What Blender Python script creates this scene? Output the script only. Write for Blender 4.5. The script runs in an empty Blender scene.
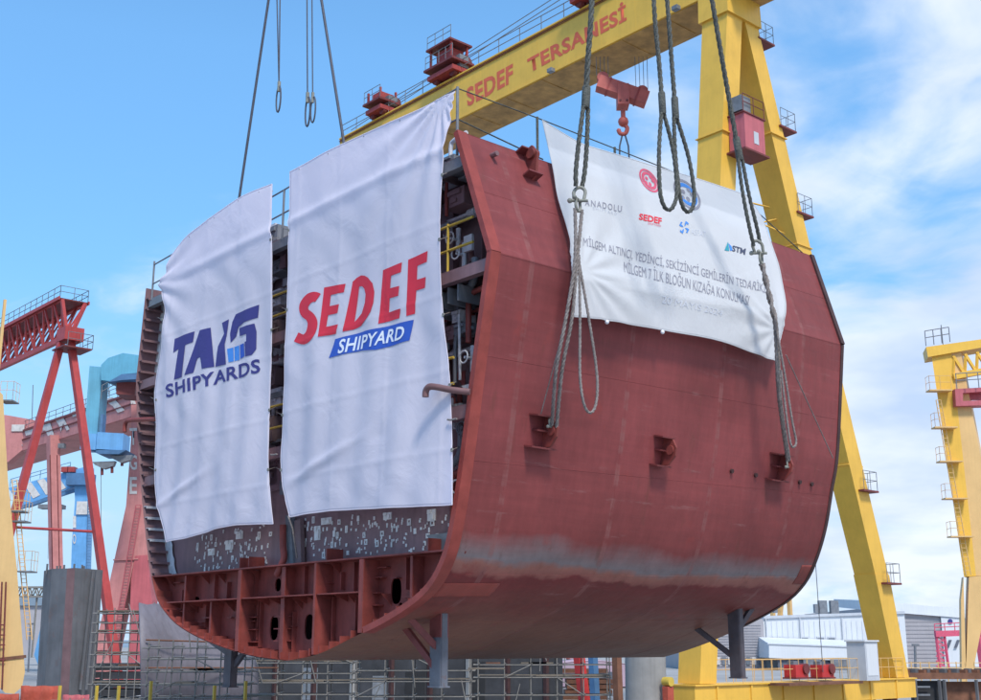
import bpy, bmesh, math, random
from mathutils import Vector as V
from mathutils.bvhtree import BVHTree
R = math.radians
rnd = random.Random(7)
sc = bpy.context.scene
col = sc.collection
Z = V((0, 0, 1))

# ------------------------------------------------------------------ camera
F, CX, CY, HOR = 1200.0, 490.5, 350.0, 645.0
TILT = math.atan((HOR - CY) / F)
CAM = V((0, 0, 3.2))
cd = bpy.data.cameras.new('camera'); cam = bpy.data.objects.new('camera', cd); col.objects.link(cam)
cam.location = CAM; cam.rotation_euler = (math.pi / 2 + TILT, 0, 0)
cd.sensor_width = 36; cd.lens = 36 * F / 981; cd.clip_end = 8000; cd.clip_start = 0.1
sc.camera = cam

# ------------------------------------------------------------------ world, sun, exposure
SUN_EL, SUN_AZ = R(52), R(163)        # azimuth clockwise from the viewing direction (+Y)
world = bpy.data.worlds.new('World'); sc.world = world; world.use_nodes = True
def make_sky():
    nt = world.node_tree; n = nt.nodes; k = nt.links; n.clear()
    out = n.new('ShaderNodeOutputWorld')
    sky = n.new('ShaderNodeTexSky'); sky.sky_type = 'NISHITA'; sky.sun_disc = False
    sky.sun_elevation = SUN_EL; sky.sun_rotation = SUN_AZ; sky.air_density = 1.0; sky.dust_density = 0.3; sky.ozone_density = 2.6
    tint = n.new('ShaderNodeMix'); tint.data_type = 'RGBA'; tint.blend_type = 'MULTIPLY'; tint.inputs[0].default_value = 1
    tint.inputs[7].default_value = SKY_TINT + (1,)
    k.new(sky.outputs[0], tint.inputs[6])
    bg = n.new('ShaderNodeBackground'); bg.inputs[1].default_value = 0.145
    k.new(tint.outputs[2], bg.inputs[0])
    tc = n.new('ShaderNodeTexCoord'); sep = n.new('ShaderNodeSeparateXYZ'); k.new(tc.outputs['Generated'], sep.inputs[0])
    def m(op, a, b=None, c=None):
        q = n.new('ShaderNodeMath'); q.operation = op
        for i, x in enumerate((a, b, c)):
            if x is None: continue
            if isinstance(x, (int, float)): q.inputs[i].default_value = x
            else: k.new(x, q.inputs[i])
        return q.outputs[0]
    zc = m('MAXIMUM', sep.outputs[2], 0.0)
    sg_ = n.new('ShaderNodeMapRange'); sg_.inputs[1].default_value = 0.10; sg_.inputs[2].default_value = 0.46; sg_.inputs[3].default_value = 0.085; sg_.inputs[4].default_value = 0.15; k.new(zc, sg_.inputs[0]); k.new(sg_.outputs[0], bg.inputs[1])
    den = m('ADD', zc, 0.22)
    cmb = n.new('ShaderNodeCombineXYZ')
    k.new(m('DIVIDE', sep.outputs[0], den), cmb.inputs[0]); k.new(m('DIVIDE', sep.outputs[1], den), cmb.inputs[1])
    no = n.new('ShaderNodeTexNoise'); no.inputs['Scale'].default_value = 1.55; no.inputs['Detail'].default_value = 9; no.inputs['Roughness'].default_value = 0.55
    no.inputs['Distortion'].default_value = 0.35
    mp = n.new('ShaderNodeMapping'); mp.inputs['Location'].default_value = (5.5, 8.1, 1.1); k.new(cmb.outputs[0], mp.inputs[0]); k.new(mp.outputs[0], no.inputs[0])
    a = m('MULTIPLY_ADD', sep.outputs[0], 0.50, no.outputs[0])     # more cloud to the right
    b = m('MULTIPLY_ADD', zc, -0.55, a)                            # and towards the horizon
    no3 = n.new('ShaderNodeTexNoise'); no3.inputs['Scale'].default_value = 5.5; no3.inputs['Detail'].default_value = 8; no3.inputs['Distortion'].default_value = 0.8; k.new(mp.outputs[0], no3.inputs[0])
    b = m('ADD', b, m('MULTIPLY_ADD', no3.outputs[0], 0.34, -0.17))
    mr = n.new('ShaderNodeMapRange'); mr.interpolation_type = 'SMOOTHSTEP'
    mr.inputs[1].default_value = 0.295; mr.inputs[2].default_value = 0.58; k.new(b, mr.inputs[0])
    f = m('MULTIPLY', mr.outputs[0], 0.93)
    # the body of a cloud is greyer than its rim
    no2 = n.new('ShaderNodeTexNoise'); no2.inputs['Scale'].default_value = 2.6; no2.inputs['Detail'].default_value = 5; k.new(mp.outputs[0], no2.inputs[0])
    cr = n.new('ShaderNodeValToRGB'); k.new(no2.outputs[0], cr.inputs[0])
    cr.color_ramp.elements[0].position = 0.32; cr.color_ramp.elements[0].color = (0.33, 0.41, 0.57, 1)
    cr.color_ramp.elements[1].position = 0.62; cr.color_ramp.elements[1].color = (0.54, 0.58, 0.64, 1)
    bg2 = n.new('ShaderNodeBackground'); bg2.inputs[1].default_value = 1.0; k.new(cr.outputs[0], bg2.inputs[0])
    # thin even overcast low over the horizon, behind the clouds
    hz = n.new('ShaderNodeMapRange'); hz.interpolation_type = 'SMOOTHSTEP'; hz.inputs[1].default_value = 0.30; hz.inputs[2].default_value = 0.02; hz.inputs[4].default_value = 0.90; k.new(zc, hz.inputs[0])
    bg3 = n.new('ShaderNodeBackground'); bg3.inputs[0].default_value = (0.30, 0.42, 0.58, 1)
    mh = n.new('ShaderNodeMixShader'); k.new(hz.outputs[0], mh.inputs[0]); k.new(bg.outputs[0], mh.inputs[1]); k.new(bg3.outputs[0], mh.inputs[2])
    mx = n.new('ShaderNodeMixShader'); k.new(f, mx.inputs[0]); k.new(mh.outputs[0], mx.inputs[1]); k.new(bg2.outputs[0], mx.inputs[2])
    k.new(mx.outputs[0], out.inputs[0])
SKY_TINT = (0.68, 0.98, 1.05)
make_sky()
sd = bpy.data.lights.new('sun', 'SUN'); sun = bpy.data.objects.new('sun', sd); col.objects.link(sun)
sd.energy = 2.0; sd.angle = R(11); sd.color = (1, 0.95, 0.87)
sdir = V((math.sin(SUN_AZ) * math.cos(SUN_EL), math.cos(SUN_AZ) * math.cos(SUN_EL), math.sin(SUN_EL)))
sun.rotation_euler = sdir.to_track_quat('Z', 'Y').to_euler()
sc.view_settings.view_transform = 'Standard'; sc.view_settings.look = 'None'
sc.view_settings.exposure = 0.84; sc.view_settings.gamma = 1; sc.view_settings.use_curve_mapping = False

# ------------------------------------------------------------------ placing helpers
def ray(x, y):
    dx = (x - CX) / F; dz = -(y - CY) / F
    return V((dx, math.cos(TILT) - dz * math.sin(TILT), math.sin(TILT) + dz * math.cos(TILT)))
def at(x, y, D):                       # the point D metres in front of the camera
    r = ray(x, y); return CAM + r * (D / r.y)
def on_plane(x, y, p, nrm):
    r = ray(x, y); return CAM + r * ((p - CAM).dot(nrm) / r.dot(nrm))

AZ = R(41.43)
U = V((-math.sin(AZ), math.cos(AZ), 0))      # across the ship, to port
L = V((math.cos(AZ), math.sin(AZ), 0))       # along the ship, away from the cut end
HUVZ = (U, L, Z)
_pk = at(491, 250, 20.69)
O = on_plane(285, 661, _pk, L)               # keel at the cut end: origin of the hull
HL = 11.86
def H(s, z, l=0.0): return O - U * s + Z * z + L * l
def hpx(x, y, l=0.0): return on_plane(x, y, H(0, 0, l), L)       # a point in the cut plane
def hull_coords(p):
    d = p - O; return -d.dot(U), d.z, d.dot(L)

# ------------------------------------------------------------------ materials
def base_mat(name, c, rough=0.6, var=0.12, scale=1.5, bump=0.0, bscale=8, metal=0.0, streak=0.0, spec=0.35, rust=0.0, rustc=(0.16, 0.06, 0.03)):
    m = bpy.data.materials.new(name); m.use_nodes = True
    nt = m.node_tree; n = nt.nodes; k = nt.links
    b = n['Principled BSDF']; b.inputs['Roughness'].default_value = rough; b.inputs['Metallic'].default_value = metal
    b.inputs['Specular IOR Level'].default_value = spec
    tc = n.new('ShaderNodeTexCoord')
    no = n.new('ShaderNodeTexNoise'); no.inputs['Scale'].default_value = scale; no.inputs['Detail'].default_value = 6; no.inputs['Roughness'].default_value = 0.6
    k.new(tc.outputs['Object'], no.inputs[0])
    cr = n.new('ShaderNodeValToRGB'); k.new(no.outputs[0], cr.inputs[0])
    cr.color_ramp.elements[0].position = 0.3; cr.color_ramp.elements[1].position = 0.7
    cr.color_ramp.elements[0].color = tuple(x * (1 - var) for x in c) + (1,)
    cr.color_ramp.elements[1].color = tuple(min(1, x * (1 + var)) for x in c) + (1,)
    last = cr.outputs[0]
    if streak:
        mp = n.new('ShaderNodeMapping'); mp.inputs['Scale'].default_value = (5, 5, 0.25); k.new(tc.outputs['Object'], mp.inputs[0])
        n2 = n.new('ShaderNodeTexNoise'); n2.inputs['Scale'].default_value = 1.2; n2.inputs['Detail'].default_value = 5; k.new(mp.outputs[0], n2.inputs[0])
        r2 = n.new('ShaderNodeMapRange'); r2.inputs[1].default_value = 0.45; r2.inputs[2].default_value = 0.75; r2.inputs[4].default_value = streak; k.new(n2.outputs[0], r2.inputs[0])
        mx = n.new('ShaderNodeMix'); mx.data_type = 'RGBA'; k.new(r2.outputs[0], mx.inputs[0]); k.new(last, mx.inputs[6])
        mx.inputs[7].default_value = tuple(x * 0.5 for x in c) + (1,); last = mx.outputs[2]
    if rust:
        n3 = n.new('ShaderNodeTexNoise'); n3.inputs['Scale'].default_value = scale * 2.3; n3.inputs['Detail'].default_value = 9; n3.inputs['Roughness'].default_value = 0.7; k.new(tc.outputs['Object'], n3.inputs[0])
        r3 = n.new('ShaderNodeMapRange'); r3.inputs[1].default_value = 0.56; r3.inputs[2].default_value = 0.68; r3.inputs[4].default_value = rust; k.new(n3.outputs[0], r3.inputs[0])
        mx = n.new('ShaderNodeMix'); mx.data_type = 'RGBA'; k.new(r3.outputs[0], mx.inputs[0]); k.new(last, mx.inputs[6]); mx.inputs[7].default_value = rustc + (1,); last = mx.outputs[2]
    k.new(last, b.inputs['Base Color'])
    if bump:
        n4 = n.new('ShaderNodeTexNoise'); n4.inputs['Scale'].default_value = bscale; n4.inputs['Detail'].default_value = 4; k.new(tc.outputs['Object'], n4.inputs[0])
        bp = n.new('ShaderNodeBump'); bp.inputs['Strength'].default_value = bump; bp.inputs['Distance'].default_value = 0.05; k.new(n4.outputs[0], bp.inputs['Height']); k.new(bp.outputs[0], b.inputs['Normal'])
    return m

def hull_paint():
    m = base_mat('hull_paint', (0.2, 0.05, 0.05), rough=0.5, spec=0.22)
    nt = m.node_tree; n = nt.nodes; k = nt.links; b = n['Principled BSDF']
    for l in list(b.inputs['Base Color'].links): nt.links.remove(l)
    tc = n.new('ShaderNodeTexCoord'); sep = n.new('ShaderNodeSeparateXYZ'); k.new(tc.outputs['Object'], sep.inputs[0])
    def noise(sx, sy, sz, s, det=5, ro=0.55):
        mp = n.new('ShaderNodeMapping'); mp.inputs['Rotation'].default_value = (0, 0, -AZ)
        mp2 = n.new('ShaderNodeMapping'); mp2.inputs['Scale'].default_value = (sx, sy, sz)
        k.new(tc.outputs['Object'], mp.inputs[0]); k.new(mp.outputs[0], mp2.inputs[0])
        q = n.new('ShaderNodeTexNoise'); q.inputs['Scale'].default_value = s; q.inputs['Detail'].default_value = det; q.inputs['Roughness'].default_value = ro
        k.new(mp2.outputs[0], q.inputs[0]); return q.outputs[0]
    def math_(op, a, b_=None, c=None):
        q = n.new('ShaderNodeMath'); q.operation = op
        for i, x in enumerate((a, b_, c)):
            if x is None: continue
            if isinstance(x, (int, float)): q.inputs[i].default_value = x
            else: k.new(x, q.inputs[i])
        return q.outputs[0]
    wob = math_('MULTIPLY_ADD', noise(0.45, 0.45, 1, 1.2, 4), 0.55, -0.27)
    wob2 = math_('MULTIPLY_ADD', noise(2.5, 2.5, 1, 1.5, 4), 0.16, -0.08)
    zz = math_('ADD', sep.outputs[2], math_('ADD', wob, wob2))
    sc_ = math_('DIVIDE', zz, 4.0)
    cr = n.new('ShaderNodeValToRGB'); k.new(sc_, cr.inputs[0]); e = cr.color_ramp.elements
    stops = [(0.0, (0.21, 0.115, 0.08)), (0.17, (0.205, 0.095, 0.07)), (0.27, (0.16, 0.045, 0.04)), (0.39, (0.165, 0.03, 0.032)), (0.405, (0.28, 0.10, 0.085)),  # lowest stops: dirty brown, lifted to hold light bounced off the ground
             (0.435, (0.30, 0.125, 0.10)), (0.465, (0.195, 0.165, 0.175)), (0.495, (0.20, 0.145, 0.15)), (0.585, (0.195, 0.045, 0.044)), (1.0, (0.212, 0.049, 0.050))]
    e[0].position, e[0].color = stops[0][0], stops[0][1] + (1,)
    e[1].position, e[1].color = stops[-1][0], stops[-1][1] + (1,)
    for p, c in stops[1:-1]:
        q = e.new(p); q.color = c + (1,)
    # broad mottling, fine vertical streaks, and horizontal brushing
    big = noise(0.35, 0.35, 0.5, 1.3, 5); fine = noise(3.5, 3.5, 0.35, 1.6, 6, 0.65); scuff = noise(0.3, 0.3, 5.0, 1.4, 7, 0.7)
    f1 = math_('MULTIPLY_ADD', big, 0.75, 0.63); f2 = math_('MULTIPLY_ADD', fine, 0.45, 0.78); f3 = math_('MULTIPLY_ADD', scuff, 0.5, 0.75)
    # plates taken from different batches of paint, and burnt weld zones along the butts
    rot = n.new('ShaderNodeMapping'); rot.inputs['Rotation'].default_value = (0, 0, -AZ); k.new(tc.outputs['Object'], rot.inputs[0])
    rs = n.new('ShaderNodeSeparateXYZ'); k.new(rot.outputs[0], rs.inputs[0])
    cell = n.new('ShaderNodeCombineXYZ'); k.new(math_('FLOOR', math_('MULTIPLY_ADD', rs.outputs[0], 1 / 3.03, 0.65)), cell.inputs[0]); k.new(math_('FLOOR', math_('MULTIPLY_ADD', rs.outputs[2], 1 / 1.75, .1)), cell.inputs[1])
    wn = n.new('ShaderNodeTexWhiteNoise'); wn.noise_dimensions = '2D'; k.new(cell.outputs[0], wn.inputs[0])
    f4 = math_('MULTIPLY_ADD', wn.outputs[0], 0.13, 0.93)
    fac = math_('MULTIPLY', math_('MULTIPLY', math_('MULTIPLY', f1, f2), f3), f4)
    vm = n.new('ShaderNodeVectorMath'); vm.operation = 'SCALE'; k.new(cr.outputs[0], vm.inputs[0]); k.new(fac, vm.inputs[3])
    last = vm.outputs[0]
    def over(mask, c, lo, hi, top):
        nonlocal last
        r = n.new('ShaderNodeMapRange'); r.inputs[1].default_value = lo; r.inputs[2].default_value = hi; r.inputs[4].default_value = top; k.new(mask, r.inputs[0])
        mx = n.new('ShaderNodeMix'); mx.data_type = 'RGBA'; k.new(r.outputs[0], mx.inputs[0]); k.new(last, mx.inputs[6]); mx.inputs[7].default_value = c + (1,); last = mx.outputs[2]
    over(noise(0.9, 0.9, 0.12, 3.2, 6, 0.7), (0.12, 0.045, 0.032), 0.58, 0.74, 0.55)      # rust runs
    over(noise(0.25, 0.25, 2.2, 2.4, 8, 0.75), (0.30, 0.15, 0.145), 0.60, 0.72, 0.5)      # pale scuffs
    over(noise(0.8, 0.8, 0.8, 0.9, 9, 0.7), (0.27, 0.05, 0.045), 0.60, 0.66, 0.45)        # brighter touch-up
    butt = math_('ABSOLUTE', math_('SUBTRACT', math_('FRACT', math_('MULTIPLY_ADD', rs.outputs[0], 1 / 3.03, 0.65)), 0.5))
    over(math_('MULTIPLY', math_('GREATER_THAN', butt, 0.478), noise(1, 1, 3, 1.5, 5)), (0.25, 0.105, 0.10), 0.42, 0.6, 0.55)
    k.new(last, b.inputs['Base Color'])
    # grey primer scuffs
    k.new(math_('MULTIPLY_ADD', scuff, 0.35, 0.38), b.inputs['Roughness'])
    bp = n.new('ShaderNodeBump'); bp.inputs['Strength'].default_value = 0.5; bp.inputs['Distance'].default_value = 0.06
    k.new(math_('ADD', noise(1.6, 1.6, 0.5, 1.0, 2), math_('MULTIPLY', noise(1, 1, 1, 9, 3), 0.03)), bp.inputs['Height']); k.new(bp.outputs[0], b.inputs['Normal'])
    return m

def cloth_mat(name, c):
    m = bpy.data.materials.new(name); m.use_nodes = True
    nt = m.node_tree; n = nt.nodes; k = nt.links; b = n['Principled BSDF']
    b.inputs['Base Color'].default_value = c + (1,); b.inputs['Roughness'].default_value = 0.75; b.inputs['Specular IOR Level'].default_value = 0.15
    tr = n.new('ShaderNodeBsdfTranslucent'); tr.inputs[0].default_value = c + (1,)
    mx = n.new('ShaderNodeMixShader'); mx.inputs[0].default_value = 0.45
    tc = n.new('ShaderNodeTexCoord')
    no = n.new('ShaderNodeTexNoise'); no.inputs['Scale'].default_value = 1.1; no.inputs['Detail'].default_value = 5; no.inputs['Distortion'].default_value = 1.2
    k.new(tc.outputs['Object'], no.inputs[0])
    bp = n.new('ShaderNodeBump'); bp.inputs['Strength'].default_value = 0.30; bp.inputs['Distance'].default_value = 0.10; k.new(no.outputs[0], bp.inputs['Height'])
    k.new(bp.outputs[0], b.inputs['Normal']); k.new(bp.outputs[0], tr.inputs['Normal'])
    k.new(b.outputs[0], mx.inputs[1]); k.new(tr.outputs[0], mx.inputs[2]); k.new(mx.outputs[0], n['Material Output'].inputs[0])
    return m

M = dict(
    hull=hull_paint(),
    redlead=base_mat('red_primer', (0.235, 0.05, 0.042), 0.6, 0.3, 2.0, 0.25, 3, streak=0.5, rust=0.35, rustc=(0.11, 0.045, 0.035)),
    edge=base_mat('bright_red_primer', (0.27, 0.05, 0.04), 0.5, 0.2, 2.5, 0.2, 4),
    darkleg=base_mat('dark_violet_steel', (0.085, 0.075, 0.09), 0.55, 0.25, 3, rust=0.4),
    edgedark=base_mat('dark_edge_steel', (0.06, 0.028, 0.028), 0.6, 0.3, 3),
    plum=base_mat('plum_primer', (0.215, 0.125, 0.135), 0.55, 0.22, 1.2, 0.2, 3, streak=0.4),
    plumdark=base_mat('dark_plum_primer', (0.185, 0.125, 0.13), 0.6, 0.3, 1.6, 0.2, 3),
    pad=base_mat('white_pad', (0.70, 0.70, 0.70), 0.5, 0.15, 6),
    foil=base_mat('pale_insulation', (0.55, 0.55, 0.58), 0.5, 0.25, 5, 0.5, 9),
    steel=base_mat('grey_steel', (0.17, 0.18, 0.20), 0.5, 0.25, 2, 0.15, 6, streak=0.3),
    leggrey=base_mat('blue_grey_paint', (0.125, 0.135, 0.165), 0.5, 0.2, 3, 0.2, 5, rust=0.5),
    legred=base_mat('red_oxide_leg', (0.20, 0.055, 0.055), 0.55, 0.2, 3),
    pipe=base_mat('pipe_brown', (0.17, 0.085, 0.085), 0.5, 0.2, 3),
    yellowrail=base_mat('yellow_rail_paint', (0.55, 0.38, 0.06), 0.5, 0.15, 3),
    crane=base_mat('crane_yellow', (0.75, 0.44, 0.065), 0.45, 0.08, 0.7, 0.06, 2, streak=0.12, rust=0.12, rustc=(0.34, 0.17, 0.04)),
    crane_shaded=base_mat('shaded_crane_yellow', (0.42, 0.25, 0.08), 0.6, 0.35, 1.2, 0.1, 2),  # crane yellow darkened, underside shade put into the colour
    cranepale=base_mat('pale_crane_yellow', (0.68, 0.43, 0.18), 0.5, 0.08, 0.6, 0.06, 2, streak=0.12),
    machred=base_mat('machine_red', (0.33, 0.05, 0.045), 0.5, 0.2, 1.5, streak=0.3),
    machdark=base_mat('machine_dark_red', (0.16, 0.035, 0.035), 0.55, 0.25, 1.5),
    cabin=base_mat('cabin_pink_red', (0.48, 0.12, 0.14), 0.5, 0.12, 1.2, streak=0.3),
    hook=base_mat('hook_red', (0.46, 0.10, 0.08), 0.5, 0.15, 2, streak=0.3),
    brightred=base_mat('bright_machine_red', (0.50, 0.035, 0.035), 0.45, 0.15, 2, streak=0.3),
    signred=base_mat('sign_red', (0.66, 0.12, 0.055), 0.5, 0.12, 2),
    cloth=cloth_mat('white_banner_cloth', (0.90, 0.85, 0.92)),
    cloth3=cloth_mat('white_side_banner_cloth', (0.80, 0.81, 0.83)),
    inknavy=base_mat('print_navy', (0.05, 0.045, 0.20), 0.7, 0.05, 2),
    inkblue=base_mat('print_light_blue', (0.06, 0.23, 0.62), 0.7, 0.05, 2),
    inkroyal=base_mat('print_royal_blue', (0.035, 0.10, 0.46), 0.7, 0.05, 2),
    inkred=base_mat('print_red', (0.66, 0.03, 0.055), 0.7, 0.05, 2),
    inkpink=base_mat('print_rose', (0.62, 0.10, 0.17), 0.7, 0.15, 9),
    inkgrey=base_mat('print_grey', (0.25, 0.25, 0.30), 0.7, 0.05, 2),
    inkpale=base_mat('print_pale_grey', (0.56, 0.58, 0.64), 0.7, 0.05, 2),
    inkdark=base_mat('print_dark', (0.06, 0.07, 0.12), 0.7, 0.05, 2),
    inkteal=base_mat('print_teal', (0.03, 0.28, 0.36), 0.7, 0.05, 2),
    inkwhite=base_mat('print_white', (0.80, 0.80, 0.85), 0.7, 0.05, 2),
    rope=base_mat('wire_rope', (0.085, 0.088, 0.078), 0.65, 0.35, 9, 0.6, 30),
    ropelight=base_mat('pale_wire_rope', (0.22, 0.19, 0.18), 0.65, 0.3, 9, 0.5, 30),
    ropeblue=base_mat('dark_wire', (0.07, 0.075, 0.10), 0.6, 0.2, 6),
    shackle=base_mat('shackle_grey', (0.23, 0.23, 0.20), 0.5, 0.25, 8),
    jibred=base_mat('portal_red', (0.40, 0.055, 0.055), 0.5, 0.15, 1, streak=0.3),
    palered=base_mat('faded_crane_red', (0.52, 0.21, 0.20), 0.6, 0.14, 0.7, streak=0.3, rust=0.2),
    palered2=base_mat('faded_crane_red_base', (0.46, 0.11, 0.125), 0.6, 0.14, 0.7, streak=0.3),
    letter=base_mat('faded_white_paint', (0.55, 0.52, 0.50), 0.6, 0.2, 2),
    cyan=base_mat('light_blue_paint', (0.12, 0.37, 0.52), 0.5, 0.10, 0.8, streak=0.25),
    blue=base_mat('crane_blue', (0.13, 0.34, 0.62), 0.5, 0.12, 0.8, streak=0.3),
    bluedark=base_mat('dark_steel_blue', (0.07, 0.16, 0.30), 0.6, 0.2, 1),  # deeper blue for frames, rails, ladders and a post
    slab=base_mat('mill_steel', (0.125, 0.125, 0.135), 0.6, 0.22, 0.8, 0.15, 2, streak=0.5, rust=0.7, rustc=(0.13, 0.085, 0.08)),
    slab2=base_mat('violet_grey_steel', (0.17, 0.155, 0.18), 0.55, 0.2, 0.8, 0.2, 1.5, streak=0.4, rust=0.4, rustc=(0.13, 0.08, 0.08)),
    slabred=base_mat('rust_band', (0.15, 0.085, 0.09), 0.6, 0.25, 1.4, streak=0.4),
    galv=base_mat('galvanised_tube', (0.20, 0.185, 0.17), 0.45, 0.2, 4),
    board=base_mat('scaffold_board', (0.17, 0.14, 0.11), 0.8, 0.3, 2),
    net=base_mat('orange_sheet', (0.40, 0.075, 0.045), 0.7, 0.2, 3, 0.6, 5),
    concrete=base_mat('concrete', (0.30, 0.29, 0.28), 0.85, 0.18, 0.6, 0.2, 4, streak=0.3),
    wallwhite=base_mat('white_cladding', (0.62, 0.64, 0.67), 0.6, 0.05, 0.3, streak=0.12),
    wallgrey=base_mat('grey_cladding', (0.36, 0.34, 0.36), 0.6, 0.06, 0.3, streak=0.15),
    wallstripe=base_mat('dark_trim', (0.10, 0.11, 0.14), 0.6, 0.2, 1),
    dark=base_mat('dark_steel_shed', (0.035, 0.036, 0.042), 0.7, 0.4, 0.8, streak=0.3),
    black=base_mat('near_black', (0.015, 0.015, 0.017), 0.6, 0.2, 2),
    window=base_mat('window_glass', (0.16, 0.18, 0.21), 0.25, 0.2, 1, spec=0.5),
    pinkroof=base_mat('pink_membrane', (0.42, 0.30, 0.36), 0.7, 0.1, 0.4),
    ground=base_mat('yard_concrete', (0.32, 0.31, 0.30), 0.9, 0.25, 0.08, 0.2, 2, rust=0.3, rustc=(0.12, 0.10, 0.09)),
    hill=base_mat('far_hill', (0.20, 0.26, 0.32), 0.95, 0.15, 0.01),
    rustbrown=base_mat('rusty_steel', (0.17, 0.075, 0.045), 0.75, 0.35, 1.5, 0.2, 4),
    trimgrey=base_mat('cabinet_grey', (0.48, 0.50, 0.54), 0.5, 0.08, 1),
)

# ------------------------------------------------------------------ mesh builder and object helpers
class MB:
    def __init__(s): s.v = []; s.f = []; s.sm = []
    def add(s, vs, fs, sm=False):
        o = len(s.v); s.v += [V(p) for p in vs]
        for f in fs: s.f.append([o + i for i in f]); s.sm.append(sm)
        return s
    def box8(s, a, b):      # a: 4 lower corners, b: 4 upper corners
        return s.add(list(a) + list(b), [(3, 2, 1, 0), (4, 5, 6, 7), (0, 1, 5, 4), (1, 2, 6, 5), (2, 3, 7, 6), (3, 0, 4, 7)])
    def obox(s, c, h, ax=HUVZ):
        x, y, z = (ax[0] * h[0], ax[1] * h[1], ax[2] * h[2])
        return s.box8([c - x - y - z, c + x - y - z, c + x + y - z, c - x + y - z], [c - x - y + z, c + x - y + z, c + x + y + z, c - x + y + z])
    def beam(s, a, b, w, h=None, w2=None, h2=None, ref=None):
        h = h or w; w2 = w2 or w; h2 = h2 or (h if w2 == w else h * w2 / w)
        d = (b - a).normalized()
        if ref is None: ref = Z if abs(d.z) < 0.9 else L
        x = d.cross(ref).normalized(); y = x.cross(d).normalized()
        def q(c, p, r): return [c - x * p / 2 - y * r / 2, c + x * p / 2 - y * r / 2, c + x * p / 2 + y * r / 2, c - x * p / 2 + y * r / 2]
        return s.box8(q(a, w, h), q(b, w2, h2))
    def tube(s, path, r, n=8, closed=False):
        path = [V(p) for p in path]; rings = []; N = len(path)
        prev = None
        for i, p in enumerate(path):
            if closed: d = path[(i + 1) % N] - path[i - 1]
            else: d = path[min(i + 1, N - 1)] - path[max(i - 1, 0)]
            d.normalize()
            if prev is None: x = d.orthogonal().normalized()
            else:
                x = prev - d * prev.dot(d); x.normalize()
            prev = x; y = d.cross(x)
            rr = r[i] if isinstance(r, (list, tuple)) else r
            rings.append([p + (x * math.cos(2 * math.pi * k / n) + y * math.sin(2 * math.pi * k / n)) * rr for k in range(n)])
        vs = [q for rg in rings for q in rg]; fs = []
        for i in range(N if closed else N - 1):
            j = (i + 1) % N
            for k in range(n): fs.append((i * n + k, i * n + (k + 1) % n, j * n + (k + 1) % n, j * n + k))
        s.add(vs, fs, True)
        if not closed:
            s.add(rings[0], [tuple(range(n))]); s.add(rings[-1], [tuple(range(n))])
        return s
    def prism(s, pts, vec):
        n = len(pts); pts = [V(p) for p in pts]; q = [p + vec for p in pts]
        return s.add(pts + q, [tuple(range(n)), tuple(range(2 * n - 1, n - 1, -1))] + [(i, (i + 1) % n, n + (i + 1) % n, n + i) for i in range(n)])
    def grid(s, g, sm=True):
        r, c = len(g), len(g[0])
        return s.add([p for row in g for p in row], [(i * c + j, i * c + j + 1, (i + 1) * c + j + 1, (i + 1) * c + j) for i in range(r - 1) for j in range(c - 1)], sm)
    def ball(s, c, r, n=8):
        vs = []; fs = []
        for i in range(n + 1):
            t = math.pi * i / n
            for j in range(n * 2): a = math.pi * j / n; vs.append(c + V((math.sin(t) * math.cos(a), math.sin(t) * math.sin(a), math.cos(t))) * r)
        w = n * 2
        for i in range(n):
            for j in range(w): fs.append((i * w + j, i * w + (j + 1) % w, (i + 1) * w + (j + 1) % w, (i + 1) * w + j))
        return s.add(vs, fs, True)
    def build(s, name, mat, parent=None, recalc=True, tagd=None, solid=0.0):
        off = V((0, 0, 0)); p = parent
        while p is not None: off += V(p.location); p = p.parent
        me = bpy.data.meshes.new(name); me.from_pydata([v - off for v in s.v], [], s.f)
        me.polygons.foreach_set('use_smooth', s.sm)
        if recalc:
            bm = bmesh.new(); bm.from_mesh(me); bmesh.ops.recalc_face_normals(bm, faces=bm.faces); bm.to_mesh(me); bm.free()
        me.materials.append(M[mat] if isinstance(mat, str) else mat); me.update()
        o = bpy.data.objects.new(name, me); col.objects.link(o); o.parent = parent
        if tagd: tag(o, **tagd)
        if solid:
            md = o.modifiers.new('thickness', 'SOLIDIFY'); md.thickness = solid; md.offset = 0
        return o
def tag(o, label=None, cat=None, group=None, kind=None):
    if label: o['label'] = label
    if cat: o['category'] = cat
    if group: o['group'] = group
    if kind: o['kind'] = kind
    return o
def empty(name, loc, label, cat, group=None):
    o = bpy.data.objects.new(name, None); col.objects.link(o); o.location = loc; o.empty_display_size = 0.3
    return tag(o, label, cat, group)
def poly_at(path, t):
    ls = [(path[i + 1] - path[i]).length for i in range(len(path) - 1)]; T = sum(ls) * t
    for i, q in enumerate(ls):
        if T <= q or i == len(ls) - 1: return path[i].lerp(path[i + 1], min(1, T / q if q else 0))
        T -= q
def smooth_path(pts, n=6):
    pts = [V(p) for p in pts]; out = []
    for i in range(len(pts) - 1):
        p0, p1, p2, p3 = pts[max(i - 1, 0)], pts[i], pts[i + 1], pts[min(i + 2, len(pts) - 1)]
        for k in range(n):
            t = k / n
            out.append(0.5 * ((2 * p1) + (p2 - p0) * t + (2 * p0 - 5 * p1 + 4 * p2 - p3) * t * t + (3 * p1 - p0 - 3 * p2 + p3) * t ** 3))
    return out + [pts[-1]]
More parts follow.
